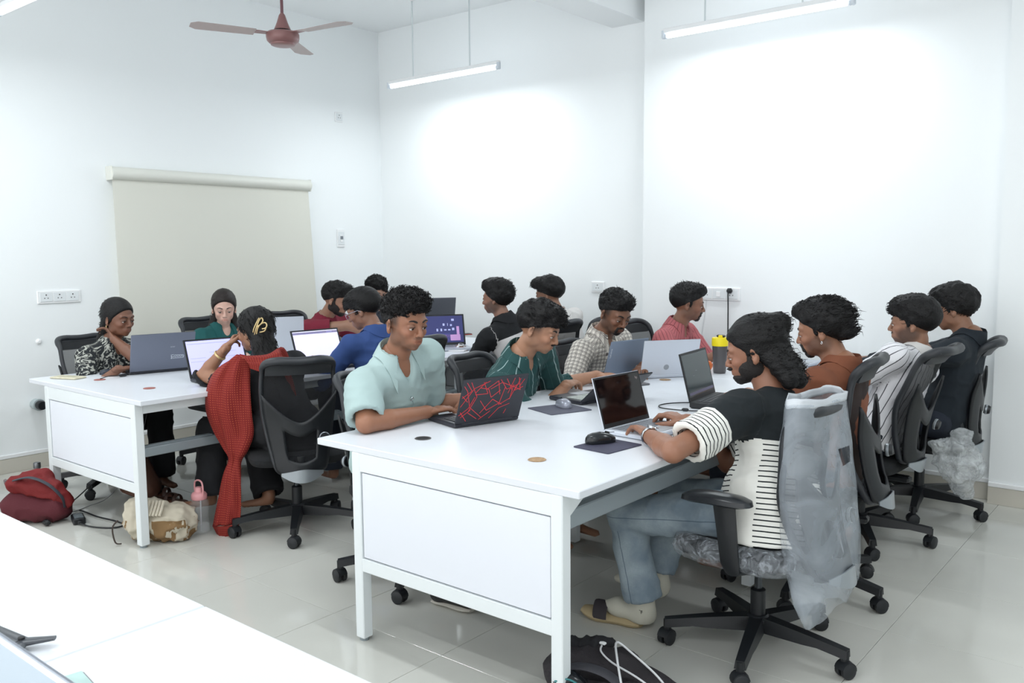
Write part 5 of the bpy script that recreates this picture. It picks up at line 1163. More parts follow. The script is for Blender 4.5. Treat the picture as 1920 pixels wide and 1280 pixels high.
a2, L = laptop((-4.40, 3.27), (-4.36, 3.60), 1, .345, .23, BLKL, BLKL, KEYB, 112, 'laptop with a bright white page on screen before the blue-shirted man', lcd('white_screen', (222, 220, 248), .6), lid_h=.222)
screen_page('p', [(.0, .088, .32, .014, lcd('screen_top_bar', (120, 116, 150), .6)), (.1, .088, .04, .003, LAV)], L, L['ld'])
b2, L = laptop((-4.93, 3.36), (-4.80, 3.60), -1, .30, .22, ALUW, ALUW, KEYG, 98, 'pale silver laptop before the pale-skinned woman in green, lid turned sideways', None, lid_h=.27)
NAV = lcd('navy_screen', (50, 54, 104), .4); PINK = lcd('pink_block', (180, 140, 190), .4); PALE = lcd('pale_block', (170, 176, 220), .4); NAV2 = lcd('indigo_block', (62, 66, 126), .4)
a3, L = laptop((-4.56, 4.43), (-4.34, 4.745), 1, .375, .25, BLKL, ALU, KEYG, 108, 'laptop with a navy and pink design on screen before the man with black sleeves', NAV, lid_h=.235)
screen_page('p', [(.02, -.055, .11, .055, NAV2), (.085, -.060, .13, .045, PINK), (.135, -.01, .020, .07, PINK), (.10, .075, .02, .016, PALE), (.03, .04, .014, .018, PALE), (.06, .04, .004, .02, PALE), (.085, .035, .014, .014, PALE), (-.02, .0, .012, .020, PALE), (.01, .0, .012, .020, PALE), (.04, .0, .018, .010, PALE), (.07, .0, .018, .010, PALE), (.10, .005, .018, .018, PALE), (.02, -.065, .014, .022, PALE)], L, L['ld'])
b4, L = laptop((-4.80, 4.60), (-4.62, 4.88), -1, .36, .25, mat('graphite_lid', srgb(88, 92, 100), .45), BLKL, KEYB, 108, 'graphite laptop lid standing behind the navy screen', None, lid_h=.36)
r3, L = laptop((-2.13, 5.02), (-2.10, 5.35), 1, .33, .22, ALU, ALU, KEYG, 98, 'silver laptop with a grey screen at the far end of the front desk', mat('grey_screen', srgb(150, 156, 160), .2), lid_h=.21)
t2, L = laptop((-2.25, 3.24), (-2.19, 3.55), -1, .33, .22, BLKL, BLKL, mat('pale_keys', srgb(176, 182, 178), .5), 140, 'laptop with pale keys under the hands of the dark green shirted man', None, lid_h=.19)
fg, L = laptop((-1.0, .385), (-1.36, .385), 1, .36, .235, ALU, ALU, KEYG, 100, 'silver laptop lid cutting the bottom left corner, out of focus', mat('pale_screen', srgb(176, 190, 200), .25), lid_h=.198, white_edge=WHITEP)  # screen reflection put into its pale grey-blue colour
# ------------------------------------------------------------------ small things on the desks
def mouse(x, y, az, label, m, m2, s=1., z=.754):
    r = empty('computer_mouse', (x, y, z), math.radians(az), label, 'mouse')
    def f(u, v):
        a = 2*math.pi*u; k = [1, 1.02, .98, .86, .6, .3, 0][int(round(v*6))]; zz = [.001, .010, .020, .029, .035, .0375, .038][int(round(v*6))]
        x_ = math.cos(a)*.058*k; wv = .031+.004*math.cos(a*2); return (x_*s, math.sin(a)*wv*k*s, zz*s*(1-.22*max(0, x_/.058)))
    G().grid(f, 28, 6).out('shell', m, r, True)
    G().tube([(.018*s, 0, .036*s), (.034*s, 0, .031*s)], .005*s, 8, sx=.6).out('scroll_wheel', m2, r, True)
    G().box((.030*s, 0, .0335*s), (.05*s, .0012, .002)).out('button_gap', m2, r)
    return r
def pad(name, c, w_, d_, az, m, label, cat):
    r = empty(name, (*c[:2], .75), math.radians(az), label, cat); g = G(); pts = []
    for (sx, sy, a0) in ((1, 1, 0), (-1, 1, 90), (-1, -1, 180), (1, -1, 270)):
        for k in range(5): a = math.radians(a0+k*22.5); pts.append((sx*(w_/2-.01)+.01*math.cos(a), sy*(d_/2-.01)+.01*math.sin(a)))
    n = len(pts); g.add([(x, y, .0005) for x, y in pts]+[(x, y, .0035) for x, y in pts], [tuple(range(n, 2*n)), tuple(range(n-1, -1, -1))]+[(i, (i+1) % n, n+(i+1) % n, n+i) for i in range(n)])
    g.out('mat_sheet', m, r); return r
PADM = mat('indigo_mouse_pad', srgb(62, 62, 82), .7, noise=.15, scale=6)
q = pad('mouse_pad', (-1.700, 2.612), .20, .165, 84, PADM, 'dark indigo mouse pad near the front right edge of the front desk', 'mouse pad'); 
mouse(-1.745, 2.632, 62, 'black gaming mouse on the nearest indigo pad', mat('gloss_black', srgb(28, 31, 35), .18), DARK, 1.05)
pad('mouse_pad', (-2.275, 3.10), .22, .20, 70, mat('grey_mouse_pad', srgb(84, 86, 100), .7), 'grey mouse pad behind the red-lined laptop', 'mouse pad')
mouse(-2.29, 3.15, 150, 'silver and black mouse on the grey pad', mat('silver_mouse', srgb(150, 154, 166), .2, .3), mat('gloss_black', srgb(28, 31, 35), .18), 1.0)
ca = (*G().V, 0) if 0 else None
cb = empty('laptop_cable', (-1.86, 3.40, .75), 0, 'black cable with a clip looping beside the thick black laptop', 'cable')
pp = [(-.0+x+1.86, y-3.40, .006) for x, y in [(-1.85, 3.60), (-1.93, 3.52), (-1.955, 3.44), (-1.92, 3.38), (-1.84, 3.375), (-1.76, 3.40), (-1.70, 3.44), (-1.68, 3.47)]]
G().tube(catmull(pp, 5), .0028, 6).out('cord', BLACKP, cb, True); G().box((-1.80+1.86, 3.385-3.40, .009), (.03, .014, .014), rot(.3), bev=.004).out('ferrite_bead', BLACKP, cb)
# shaker bottle
sb = atz(1349, 699, .75); r = empty('shaker_bottle', (sb[0], sb[1], .75), 0, 'dark translucent shaker bottle with a bright yellow lid', 'bottle')
YEL = mat('yellow_lid', srgb(244, 222, 22), .4)
G().lathe([(.034, .001), (.037, .01), (.040, .09), (.043, .165)], 28, cap=True).out('cup', mat('smoke_plastic', srgb(84, 82, 84), .25, Alpha=.96), r, True)
G().lathe([(.0455, .158), (.0465, .165), (.0465, .198), (.044, .205), (.0, .206)], 28, cap=False).out('lid', YEL, r, True)
g = G(); g.box((0, .012, .213), (.05, .026, .014), bev=.005); g.out('flip_cap', mat('black_cap', srgb(40, 40, 36), .4), r); G().lathe([(.012, .205), (.012, .218), (.009, .221)], 14, (.012, -.02, 0)).out('spout', YEL, r, True)
oc = at3(1328, 664, -2.32); r = empty('orange_ball', (oc[0], oc[1], .75), 0, 'small orange ball beside the yellow-lidded bottle', 'ball'); G().lathe([(.001, 0), (.018, .006), (.027, .024), (.026, .04), (.016, .054), (.001, .058)], 16, cap=False).out('skin', mat('orange_rubber', srgb(230, 120, 60), .4), r, True)
# things on the back desk
r = empty('phone', (*atz(128, 709, .75)[:2], .75), math.radians(20), 'cream phone case lying on the near left corner of the back desk', 'phone'); G().box((0, 0, .006), (.19, .09, .010), bev=.004).out('case', mat('cream_case', srgb(206, 200, 176), .5, noise=.08, scale=40), r); G().box((.0, .0, .0115), (.12, .05, .002), bev=.0008).out('card_pocket', mat('cream_pocket', srgb(188, 184, 160), .5), r)
mouse(-5.10, 2.42, 80, 'small dark mouse at the elbow of the woman in leaf print', mat('navy_plastic', srgb(40, 46, 60), .35), DARK, .8, .75)
r = empty('usb_cable', (-4.9, 2.3, .75), 0, 'dark cable rising from the left red-brown cover on the back desk', 'cable'); G().tube(catmull([(-.005, -.02, .006), (.01, .03, .018), (.0, .08, .012), (-.02, .13, .008), (-.02, .2, .008)], 5), .0026, 6).out('cord', BLACKP, r, True); G().box((-.018, .12, .010), (.022, .045, .014), bev=.004).out('connector', BLACKP, r)
r = empty('phone', (*atz(868, 628, .75)[:2], .75), math.radians(70), 'thin black phone edged in red on the far end of the back desk', 'phone'); G().box((0, 0, .005), (.15, .07, .008), bev=.003).out('case', mat('red_edge', srgb(170, 60, 50), .4), r); G().box((0, 0, .0105), (.142, .062, .004), bev=.001).out('glass', BLACKP, r)
for px, lab in (((860, 656), 'white notebook with a blue pen under the wrist with the white watch'),):
    c = atz(*px, .75); r = empty('notebook', (c[0], c[1], .75), math.radians(25), lab, 'notebook'); G().box((0, 0, .005), (.15, .21, .009), bev=.001).out('pages', mat('paper_white', srgb(232, 232, 236), .8), r); G().tube([(-.03, -.06, .013), (.03, .07, .013)], .004, 8).out('pen', mat('blue_pen', srgb(50, 60, 130), .3), r, True)
c = atz(1190, 722, .75); r = empty('phone', (c[0], c[1], .75), math.radians(-20), 'dark grey phone beside the silver-edged laptop lid', 'phone'); G().box((0, 0, .005), (.075, .15, .008), bev=.003).out('case', mat('grey_phone', srgb(96, 98, 104), .3), r)
# foreground desk
c = atz(165, 1268, .755); r = empty('phone', (-1.385, .572, .75), math.radians(-8), 'phone with a green and blue screen at the bottom edge, lower left', 'phone'); G().box((0, 0, .005), (.16, .078, .008), bev=.0035).out('case', mat('phone_case_dark', srgb(70, 70, 76), .3), r)
G().box((0, 0, .0095), (.152, .070, .001), bev=.0004).out('screen', mat('phone_screen_wallpaper', srgb(176, 204, 200), .08, noise=.12, scale=14), r)
c = atz(40, 1196, .77); r = empty('phone_stand', (c[0], c[1], .75), math.radians(10), 'small black folded plastic stand on the desk at lower left', 'stand'); sm_ = mat('grey_black_plastic', srgb(62, 66, 72), .35)
def wing(p, q, wa, wb): return G().tube([np.array(p)+(np.array(q)-np.array(p))*t for t in np.linspace(0, 1, 5)], [wa+(wb-wa)*t for t in np.linspace(0, 1, 5)], 10, up=(0, 0, 1), sy=.45)
wing((0, 0, .012), (-.10, .00, .014), .016, .018).out('leg', sm_, r, True); wing((0, 0, .012), (.045, .035, .016), .015, .008).out('leg', sm_, r, True); wing((0, 0, .012), (.035, -.035, .010), .014, .008).out('leg', sm_, r, True)
G().lathe([(.006, .018), (.006, .022)], 12).out('pivot_screw', DARK, r)
# ------------------------------------------------------------------ scarf, clip, bangle, earrings
def strip(name, rows, m, parent, thick=.006, nz=.008, seed=3, loc=(0, 0, 0)):
    """rows: list of (left point, right point); soft pleats across"""
    Lp = catmull([r[0] for r in rows], 5); Rp = catmull([r[1] for r in rows], 5); n = len(Lp); nu = 16
    cum = [0]
    for i in range(1, n): cum.append(cum[-1]+np.linalg.norm((Lp[i]+Rp[i]-Lp[i-1]-Rp[i-1])/2))
    pts = np.zeros((n, nu+1, 3)); RR = np.zeros((n, nu+1, 3))
    for i in range(n):
        d = Rp[i]-Lp[i]; t_ = (Lp[min(i+1, n-1)]+Rp[min(i+1, n-1)])-(Lp[max(i-1, 0)]+Rp[max(i-1, 0)]); nn = unit(np.cross(unit(d), unit(t_))); wv = np.linalg.norm(d)
        for j in range(nu+1):
            u = j/nu; off = .35*math.sin(math.pi*u)*wv*.5+nz*math.sin(u*15+cum[i]*9+seed)+nz*.6*math.sin(u*31-cum[i]*14)
            pts[i, j] = Lp[i]+d*u+nn*off*(-1 if nn[1] > 0 else 1); RR[i, j] = (u*.30, cum[i], 0)
    g = G(); g.grid(lambda u, v: pts[int(round(u*(n-1))), int(round(v*nu))]-np.array(loc), n-1, nu, thick); o = g.out(name, m, parent, True, auto=False)
    at = o.data.attributes.new('rest', 'FLOAT_VECTOR', 'POINT'); A_ = np.concatenate([RR.reshape(-1, 3), RR.reshape(-1, 3)])
    at.data.foreach_set('vector', A_.astype(np.float32).ravel()); return o
r = empty('scarf', (-3.98, 2.50, 0), 0, 'long red block-printed scarf over the shoulder, its end reaching the floor', 'scarf'); loc = (-3.98, 2.50, 0)
X1, X2 = -4.13, -3.90
rows = [(at3(446, 668, -3.89), at3(462, 666, -3.81)), (at3(408, 690, -3.97), at3(468, 688, -3.81)), (at3(388, 722, -4.03), at3(470, 724, -3.81)), (at3(386, 765, -4.04), at3(474, 772, -3.81)), (at3(402, 808, -4.03), at3(476, 812, -3.81)), (at3(420, 838, -3.99), at3(462, 845, -3.83)), (at3(430, 860, -3.95), at3(449, 866, -3.87)), (at3(419, 890, -3.97), at3(450, 900, -3.85)), (at3(408, 940, -3.99), at3(452, 950, -3.85)), (at3(398, 985, -4.01), at3(450, 980, -3.86))]
strip('drape', rows, C_DUP, r, loc=loc)
strip('torn_end', [(at3(399, 985, -4.01), at3(449, 981, -3.86)), (at3(408, 1002, -3.99), at3(436, 1000, -3.90)), (at3(418, 1016, -3.96), at3(432, 1014, -3.92))], C_DUP, r, nz=.003, loc=loc)
strip('shoulder_fold', [(at3(452, 668, -3.81), at3(470, 690, -3.75)), (at3(500, 664, -3.77), at3(504, 700, -3.69)), (at3(530, 652, -3.79), at3(545, 700, -3.67)), (at3(550, 690, -3.83), at3(560, 760, -3.75))], C_DUP, r, nz=.004, loc=loc)
Rs = PEO['scarf']; cc = v3(*at3(488, 612, Rs['H'][0]+.112)); gold = mat('gold_clip', srgb(214, 190, 140), .3, .6)
r = empty('hair_clip', cc, 0, 'gold wire claw clip holding the long dark hair', 'clip')
vx, vy = CM[0], CM[1]; vf = -CM[2]
for k, pts in enumerate([[(-.030, -.045), (-.018, -.01), (-.004, .03), (.008, .045), (.016, .03), (.004, .01), (-.012, .0)], [(-.018, -.042), (-.010, -.01), (.006, .012), (.026, .02), (.036, .008), (.030, -.008), (.012, -.012)], [(-.036, -.03), (-.03, -.01), (-.012, .03), (-.004, .045)], [(.0, -.03), (.012, -.028), (.026, -.022), (.032, -.008)]]):
    G().tube(catmull([vx*a+vy*b+vf*.012*(1-(a*a+b*b)/.003) for a, b in pts], 4), .0036, 8).out('clip_wire', gold, r, True)
S, E, W = Rs['arms']['l'][:3]; u = unit(W-E); bpnt = W-u*.055; sd = unit(np.cross(u, (0, 0, 1.))); o2 = np.cross(u, sd); r = empty('bangle', bpnt, 0, 'gold bangle on the raised wrist of the woman with the scarf', 'bangle')
G().tube([(sd*math.cos(a)+o2*math.sin(a))*.032 for a in np.linspace(0, 2*math.pi, 25)[:-1]], .006, 8, True, up=u, sx=.5).out('band', gold, r, True)
for k, sg, m_, lab in (('rust', 1, CHROME, 'silver ring earring on the man in the rust-brown shirt'), ('leaf', -1, gold, 'gold stud earring on the woman in leaf print'), ('green', -1, CHROME, 'tiny stud earring on the pale-skinned woman')):
    Rr = PEO[k]; p = Rr['Wp'](-.004, sg*.083, -.038); r = empty('earring', p, 0, lab, 'earring'); G().lathe([(.0001, -.005), (.0032, -.002), (.0032, .002), (.0001, .005)], 10, cap=False).out('stud', m_, r, True)
    G().tube([v3(.0035*math.cos(a), 0, -.006+.0035*math.sin(a)) for a in np.linspace(0, 2*math.pi, 13)[:-1]], .0012, 6, True).out('ring', m_, r, True)
# zip of the mint polo
Rm_ = PEO['mint']; base = Rm_['Nk']; up_, F2, L2 = Rm_['up'], Rm_['F'], Rm_['L']
zi = empty('z', (0, 0, 0)); bpy.data.objects.remove(zi)
def front_pt(R, dz, dl=0.):
    """point on the shirt front found from its mesh, dz down from the neck base"""
    me = R['top'].data; n = len(me.vertices); co_ = np.zeros(n*3, np.float32); me.vertices.foreach_get('co', co_); V = co_.reshape(-1, 3)+R['O']; q = V-R['Nk']; a, b, c = q@R['up'], q@R['L'], q@R['F']
    k = np.argmin((a+dz)**2+(b-dl)**2-.02*np.maximum(c, 0)*.5); return V[k]
zp = [front_pt(Rm_, t)+F2*.001 for t in (.135, .155, .175, .20, .23)]
G().tube([p-Rm_['O'] for p in zp], .0028, 6).out('zip', mat('zip_grey', srgb(150, 172, 174), .4), Rm_['top'], True)
G().tube([zp[0]-Rm_['O']+F2*.006-up_*(.010+.008*math.cos(a))+L2*.008*math.sin(a) for a in np.linspace(0, 2*math.pi, 15)[:-1]], .0014, 6, True).out('zip_ring', CHROME, Rm_['top'], True)
# ------------------------------------------------------------------ plastic wraps on the chairs
def chair_frame(o):
    a = o.rotation_euler[2]; return np.array(o.location), v3(math.cos(a), math.sin(a), 0), v3(-math.sin(a), math.cos(a), 0)
c0, cf, cl = chair_frame(CO[0]); bc = c0-cf*.225; nu, nz_ = 40, 26
def bag(u, v):
    a = 2*math.pi*u; z = .215+v*.735; wv = np.interp(v, [0, .12, .35, .6, .85, 1], [.16, .215, .235, .225, .205, .185]); dp = np.interp(v, [0, .12, .35, .6, .85, 1], [.03, .075, .095, .092, .075, .062])
    lean = -.030+.075*v-.02*max(0, v-.8)/.2; q = vnoise(np.array([[math.cos(a)*2.2, math.sin(a)*2.2, v*5]]), 5)[0]*.012+vnoise(np.array([[math.cos(a)*6, math.sin(a)*6, v*9]]), 8)[0]*.004
    zz = z+.012*vnoise(np.array([[math.cos(a)*2, math.sin(a)*2, 3.3]]), 2)[0]*(1 if v in (0, 1) else .3)+.02*(1-v)*math.cos(2*a)
    return bc+cf*(lean+math.cos(a)*(dp+q))+cl*(math.copysign(abs(math.sin(a))**.8, math.sin(a))*(wv+q))+v3(0, 0, zz)
r = empty('plastic_cover', bc, 0, 'milky plastic bag pulled over the back of the nearest chair, torn hole near its top', 'plastic bag')
g = G(); g.grid(lambda u, v: bag(u, v)-bc, nu, nz_); F2_ = []
for f in g.F:
    c = np.mean([g.V[i] for i in f], 0)
    hx, hz = (c@cl), c[2]
    if c@cf < -.02 and ((hx+.055)/.040)**2+((hz-.755)/.030)**2 < 1: continue
    F2_.append(f)
g.F = F2_; g.out('bag_film', PLASTIC, r, True, auto=False)
def rimf(u, v):
    p = bag(u, 1)-bc; return p+v3(0, 0, -.012+v*.030)*1+cf*(.006*math.sin(u*40)*v)+cl*(-.01*v*math.sin(2*math.pi*u))
G().grid(rimf, 40, 3, .0025).out('gathered_rim', thin_mat('gathered_polythene', srgb(222, 228, 234), .75, .3), r, True, auto=False)
def seatf(u, v):
    a = 2*math.pi*u; e = .5; cx, sy = math.copysign(abs(math.cos(a))**e, math.cos(a)), math.copysign(abs(math.sin(a))**e, math.sin(a)); k, z = [(.86, .452), (1.03, .440), (1.06, .405), (1.03, .375), (.86, .352), (.5, .35)][int(round(v*5))]
    q = vnoise(np.array([[math.cos(a)*5, math.sin(a)*5, v*3]]), 4)[0]*.012; return c0+cf*(.02+cx*(.235*k+q))+cl*(sy*(.245*k+q))+v3(0, 0, z+q*.5)
r = empty('seat_film', c0+v3(0, 0, .36), 0, 'shiny clear film around the seat of the nearest chair', 'plastic film'); g = G(); g.grid(lambda u, v: seatf(u, v)-(c0+v3(0, 0, .36)), 56, 5); g.out('film', FILM, r, True, auto=False)
def blob_bag(name, c, pts, label, m, h=.012, amp=.02, seed=2, cat='bag', fq=14, parent_only=False, part='bag_body'):
    r = empty(name, c, 0, label, cat); V, F = sdf(pts, h); N = vnormals(V, F); rn = 1-np.abs(vnoise(V*fq+seed, seed)); V = V+N*(amp*((rn**3)-.4)+amp*.5*vnoise(V*fq*2.3, seed+1))[:, None]; V[:, 2] = np.maximum(V[:, 2], .004)
    fastmob(part, V-np.array(c), F, m, r); return r, V, F
cb4 = v3(*at3(1800, 870, -.98))
blob_bag('plastic_bag', cb4, [RC(cb4+v3(.0, 0, .13), cb4+v3(.0, 0, .02), .05, .10, k=.03), RC(cb4+v3(0, 0, .02), cb4+v3(.01, 0, -.12), .10, .055, k=.03), RC(cb4+v3(-.09, -.04, .08), cb4+v3(-.02, 0, .02), .05, .06, k=.03)], 'crumpled translucent plastic bag hanging from the chair by the right wall', thin_mat('crumpled_polythene', srgb(205, 210, 212), .5, .22, nscale=16, amin=.3, amax=.75, bump=.8, bs=22), h=.010, amp=.028)
# ------------------------------------------------------------------ bags and bottles on the floor
RB = mat('maroon_nylon', srgb(84, 24, 34), .8, bump=.2, bscale=200); RBR = mat('red_lining', srgb(112, 18, 20), .75, bump=.2, bscale=120)
c = v3(-4.97, 1.93, 0)
def soft(ops, h, amp, fq, seed, c):
    V, F = sdf(ops, h); N = vnormals(V, F); rn = 1-np.abs(vnoise(V*fq+seed, seed)); V = V+N*(amp*(rn**3-.4))[:, None]; V[:, 2] = np.maximum(V[:, 2], .004); return V-np.array(c), F
rb = empty('backpack', c, 0, 'open red and maroon backpack slumped on the floor at the left', 'bag')
r_ = CM[0]*np.array([1, 1, 0]); r_ = unit(r_); fr_ = v3(-r_[1], r_[0], 0)
V, F = soft([RC(c-r_*.11+v3(0, 0, .085), c+r_*.10+v3(0, 0, .075), .085, .075, k=.03), RC(c-r_*.06+fr_*.06+v3(0, 0, .08), c+r_*.08+fr_*.05+v3(0, 0, .08), .08, .08, k=.03)], .010, .014, 14, 3, c); fastmob('bag_body', V, F, RB, rb)
V, F = soft([RC(c-r_*.10+v3(0, 0, .21), c+r_*.06+v3(0, 0, .185), .055, .065, v3(0, 0, 1), .8, .03), RC(c+r_*.06+v3(0, 0, .19), c+r_*.15+v3(0, 0, .11), .055, .04, k=.03), RC(c-r_*.05+fr_*.03+v3(0, 0, .235), c+r_*.03+fr_*.04+v3(0, 0, .24), .04, .04, k=.03)], .010, .018, 16, 5, c); fastmob('open_flap', V, F, RBR, rb)
G().tube(catmull([-r_*.09+v3(0, 0, .245)-fr_*.055, r_*.0+v3(0, 0, .262)-fr_*.06, r_*.09+v3(0, 0, .225)-fr_*.055, r_*.155+v3(0, 0, .15)-fr_*.04, r_*.165+v3(0, 0, .09)-fr_*.03], 6), .010, 8, sx=1.6, sy=.5).out('zip_edge', mat('zip_tape', srgb(56, 60, 68), .6), rb, True)
G().tube(catmull([-r_*.13+v3(0, 0, .20), -r_*.17+v3(0, 0, .235), -r_*.165+v3(0, 0, .205), -r_*.135+v3(0, 0, .18)], 5), .006, 6).out('carry_loop', mat('loop_grey', srgb(120, 112, 114), .6), rb, True)
G().box(r_*.09-fr_*.085+v3(0, 0, .02), (.05, .03, .03), bev=.008).out('strap_buckle', BLACKP, rb)
c = v3(-5.42, 2.24, 0); c = atz(73, 925, 0); r = empty('steel_bottle', (c[0], c[1], 0), 0, 'brushed steel water bottle behind the red backpack', 'bottle')
stl = mat('brushed_steel', (.35, .36, .37), .32, .9)
G().lathe([(.032, .001), (.034, .01), (.034, .11), (.028, .135), (.018, .155), (.017, .160)], 24).out('body', stl, r, True); G().lathe([(.020, .161), (.021, .165), (.021, .192), (.018, .196)], 20).out('cap', mat('dark_steel', (.2, .21, .22), .35, .8), r, True)
c = atz(370, 1000, 0)+v3(0, 0, 0); r = empty('water_bottle', (c[0], c[1]+.02, 0), 0, 'clear water bottle with a pink lid and carry loop beside the beige bag', 'bottle'); PK = mat('pink_plastic', srgb(222, 158, 162), .4)
G().lathe([(.040, .002), (.047, .008), (.047, .055), (.043, .075), (.044, .11), (.047, .13), (.046, .165), (.036, .185)], 28, cap=False).out('body', CLEAR, r, True); G().lathe([(.0, .012), (.043, .012), (.043, .045), (.0, .045)], 24, cap=False).out('water', thin_mat('water', (.85, .9, .92), .15, .02), r, True)
G().lathe([(.038, .182), (.040, .186), (.040, .206), (.034, .216), (.022, .222), (.019, .245), (.0, .248)], 24, cap=False).out('lid', PK, r, True); G().tube(catmull([v3(.036, 0, .20), v3(.04, 0, .235), v3(.032, 0, .272), v3(-.0, 0, .282), v3(-.034, 0, .268), v3(-.04, 0, .235), v3(-.036, 0, .205)], 5), .0045, 8).out('carry_loop', PK, r, True)
G().tube([v3(.005, 0, .012), v3(.012, 0, .18)], .004, 8).out('straw', mat('straw_clear', srgb(200, 200, 205), .3), r, True)
for k, z in enumerate((.06, .08, .10, .12, .14)): G().tube([v3(-.046*math.cos(t), -.046*math.sin(t), z) for t in (1.2, 1.4, 1.6)], .001, 4).out('volume_mark', mat('mark_grey', srgb(120, 124, 130), .5), r)
# beige cloth bag with brown paint
def _tote(nt):
    tc = nt.nodes.new('ShaderNodeTexCoord'); mp = nt.nodes.new('ShaderNodeMapping'); mp.inputs['Scale'].default_value = (11, 11, 2.2); nt.links.new(tc.outputs['Object'], mp.inputs[0]); n = nt.nodes.new('ShaderNodeTexNoise'); n.inputs['Scale'].default_value = 1.6; n.inputs['Detail'].default_value = 4; nt.links.new(mp.outputs[0], n.inputs['Vector'])
    sp = nt.nodes.new('ShaderNodeSeparateXYZ'); nt.links.new(tc.outputs['Object'], sp.inputs[0]); lo_ = M(nt, 'MULTIPLY', M(nt, 'LESS_THAN', sp.outputs[2], .125), M(nt, 'GREATER_THAN', n.outputs['Fac'], .50)); return mixc(nt, lo_, srgb(196, 188, 170), srgb(132, 104, 70))
TOTE = cloth('painted_cotton_bag', _tote)
c = v3(-4.14, 2.20, 0); r, V, F = blob_bag('cloth_bag', c, [RC(c-r_*.10+v3(0, 0, .10), c+r_*.075+v3(0, 0, .095), .09, .10, k=.03), RC(c-r_*.12+v3(0, 0, .16), c-r_*.02+v3(0, 0, .175), .06, .04, k=.04)], 'beige cotton bag with brown brushstrokes slumped behind the desk leg', TOTE, h=.008, amp=.016, fq=18)
r.location = tuple(c)
for k in range(6): G().tube(catmull([r_*(-.055+k*.017)+v3(0, 0, .155)-fr_*.105, r_*(-.050+k*.017)+v3(0, 0, .185)-fr_*.085, r_*(-.052+k*.017)+v3(0, 0, .215)-fr_*.05], 4), .007, 6).out('frill', mat('cream_frill', srgb(206, 198, 180), .8), r, True)
G().tube(catmull([-r_*.20+v3(0, 0, .12)-fr_*.06, -r_*.215+v3(0, 0, .09)-fr_*.09, -r_*.20+v3(0, 0, .02)-fr_*.10, -r_*.17+v3(0, 0, .012)-fr_*.10], 5), .004, 6).out('cord_handle', mat('dark_cord', srgb(60, 50, 44), .7), r, True)
BRN = mat('brown_leather', srgb(96, 62, 48), .55, noise=.1, scale=12)
c = v3(-5.02, 2.47, 0); r, V, F = blob_bag('leather_bag', c, [RC(c-r_*.03+v3(0, 0, .20), c+r_*.10+v3(0, 0, .07), .075, .07, v3(*fr_), .6, .03), RC(c+r_*.06+v3(0, 0, .2), c+r_*.12+v3(0, 0, .07), .07, .07, k=.03)], 'brown leather bag under the back desk behind its side panel', BRN, h=.012, amp=.004)
text_mesh('embossed_mark', 'S', .05, mat('pale_brown', srgb(140, 104, 88), .6), r, Matrix.Translation((-.03, -.09, .17)) @ Matrix.Rotation(math.pi/2, 4, 'X'))
for k, (px, py, a) in enumerate(((300, 930, 20), (322, 942, 10))):
    c = atz(px, py, 0); r = empty('sandal', (c[0], c[1], 0), math.radians(a), ['brown sandal lying furthest from the pink-lidded bottle', 'brown sandal nearer the pink-lidded bottle'][k], 'sandal', 'brown sandals under the back desk')
    g = G(); g.tube([(x, .008*math.sin(x*20), .012) for x in np.linspace(-.12, .12, 9)], [.020, .032, .034, .032, .032, .036, .040, .036, .022], 12, up=(0, 0, 1), sx=1, sy=.3); g.out('sole', BRN, r, True)
    for xx in (-.02, .05): G().tube([v3(xx+.01*math.cos(t), -.038*math.cos(t), .012+.045*math.sin(t)) for t in np.linspace(0, math.pi, 9)], .014, 8, up=(1, 0, 0), sx=.25, sy=1.).out('strap', mat('dark_leather', srgb(66, 42, 34), .5), r, True)
# adapter and its cables
c = atz(147, 978, 0); r = empty('power_adapter', (c[0], c[1], 0), math.radians(-18), 'black laptop power brick with a grey label on the floor by the red backpack', 'adapter')
G().box((0, 0, .017), (.125, .062, .036), bev=.006).out('brick', BLACKP, r); G().box((0, 0, .0356), (.100, .044, .0008)).out('rating_label', mat('label_grey', srgb(96, 106, 112), .4, noise=.35, scale=60), r)
G().box((.072, .0, .017), (.03, .02, .018), bev=.004).out('plug_end', BLACKP, r)
G().tube(catmull([(.085, .0, .014), (.16, .05, .006), (.24, .14, .006), (.22, .20, .006), (.12, .17, .006), (-.02, .10, .006), (-.14, .06, .006), (-.22, .03, .006)], 6), .0042, 6).out('cord', BLACKP, r, True)
c = atz(100, 915, 0); r = empty('floor_cable', (-5.1, 2.16, 0), 0, 'black cable dropping from the back desk to the red backpack', 'cable'); G().tube(catmull([(.30, .35, .62), (.22, .28, .35), (.05, .10, .12), (-.05, .0, .006), (-.10, -.08, .006)], 6), .004, 6).out('cord', BLACKP, r, True)
r = empty('floor_cable', (-4.95, 2.3, 0), 0, 'thin grey wire curling down beside the desk leg to the power brick', 'cable'); G().tube(catmull([(.14, .22, .62), (.10, .14, .3), (-.02, .04, .06), (-.07, -.08, .006), (-.03, -.18, .006)], 6), .002, 6).out('cord', mat('grey_wire', srgb(110, 110, 114), .5), r, True)
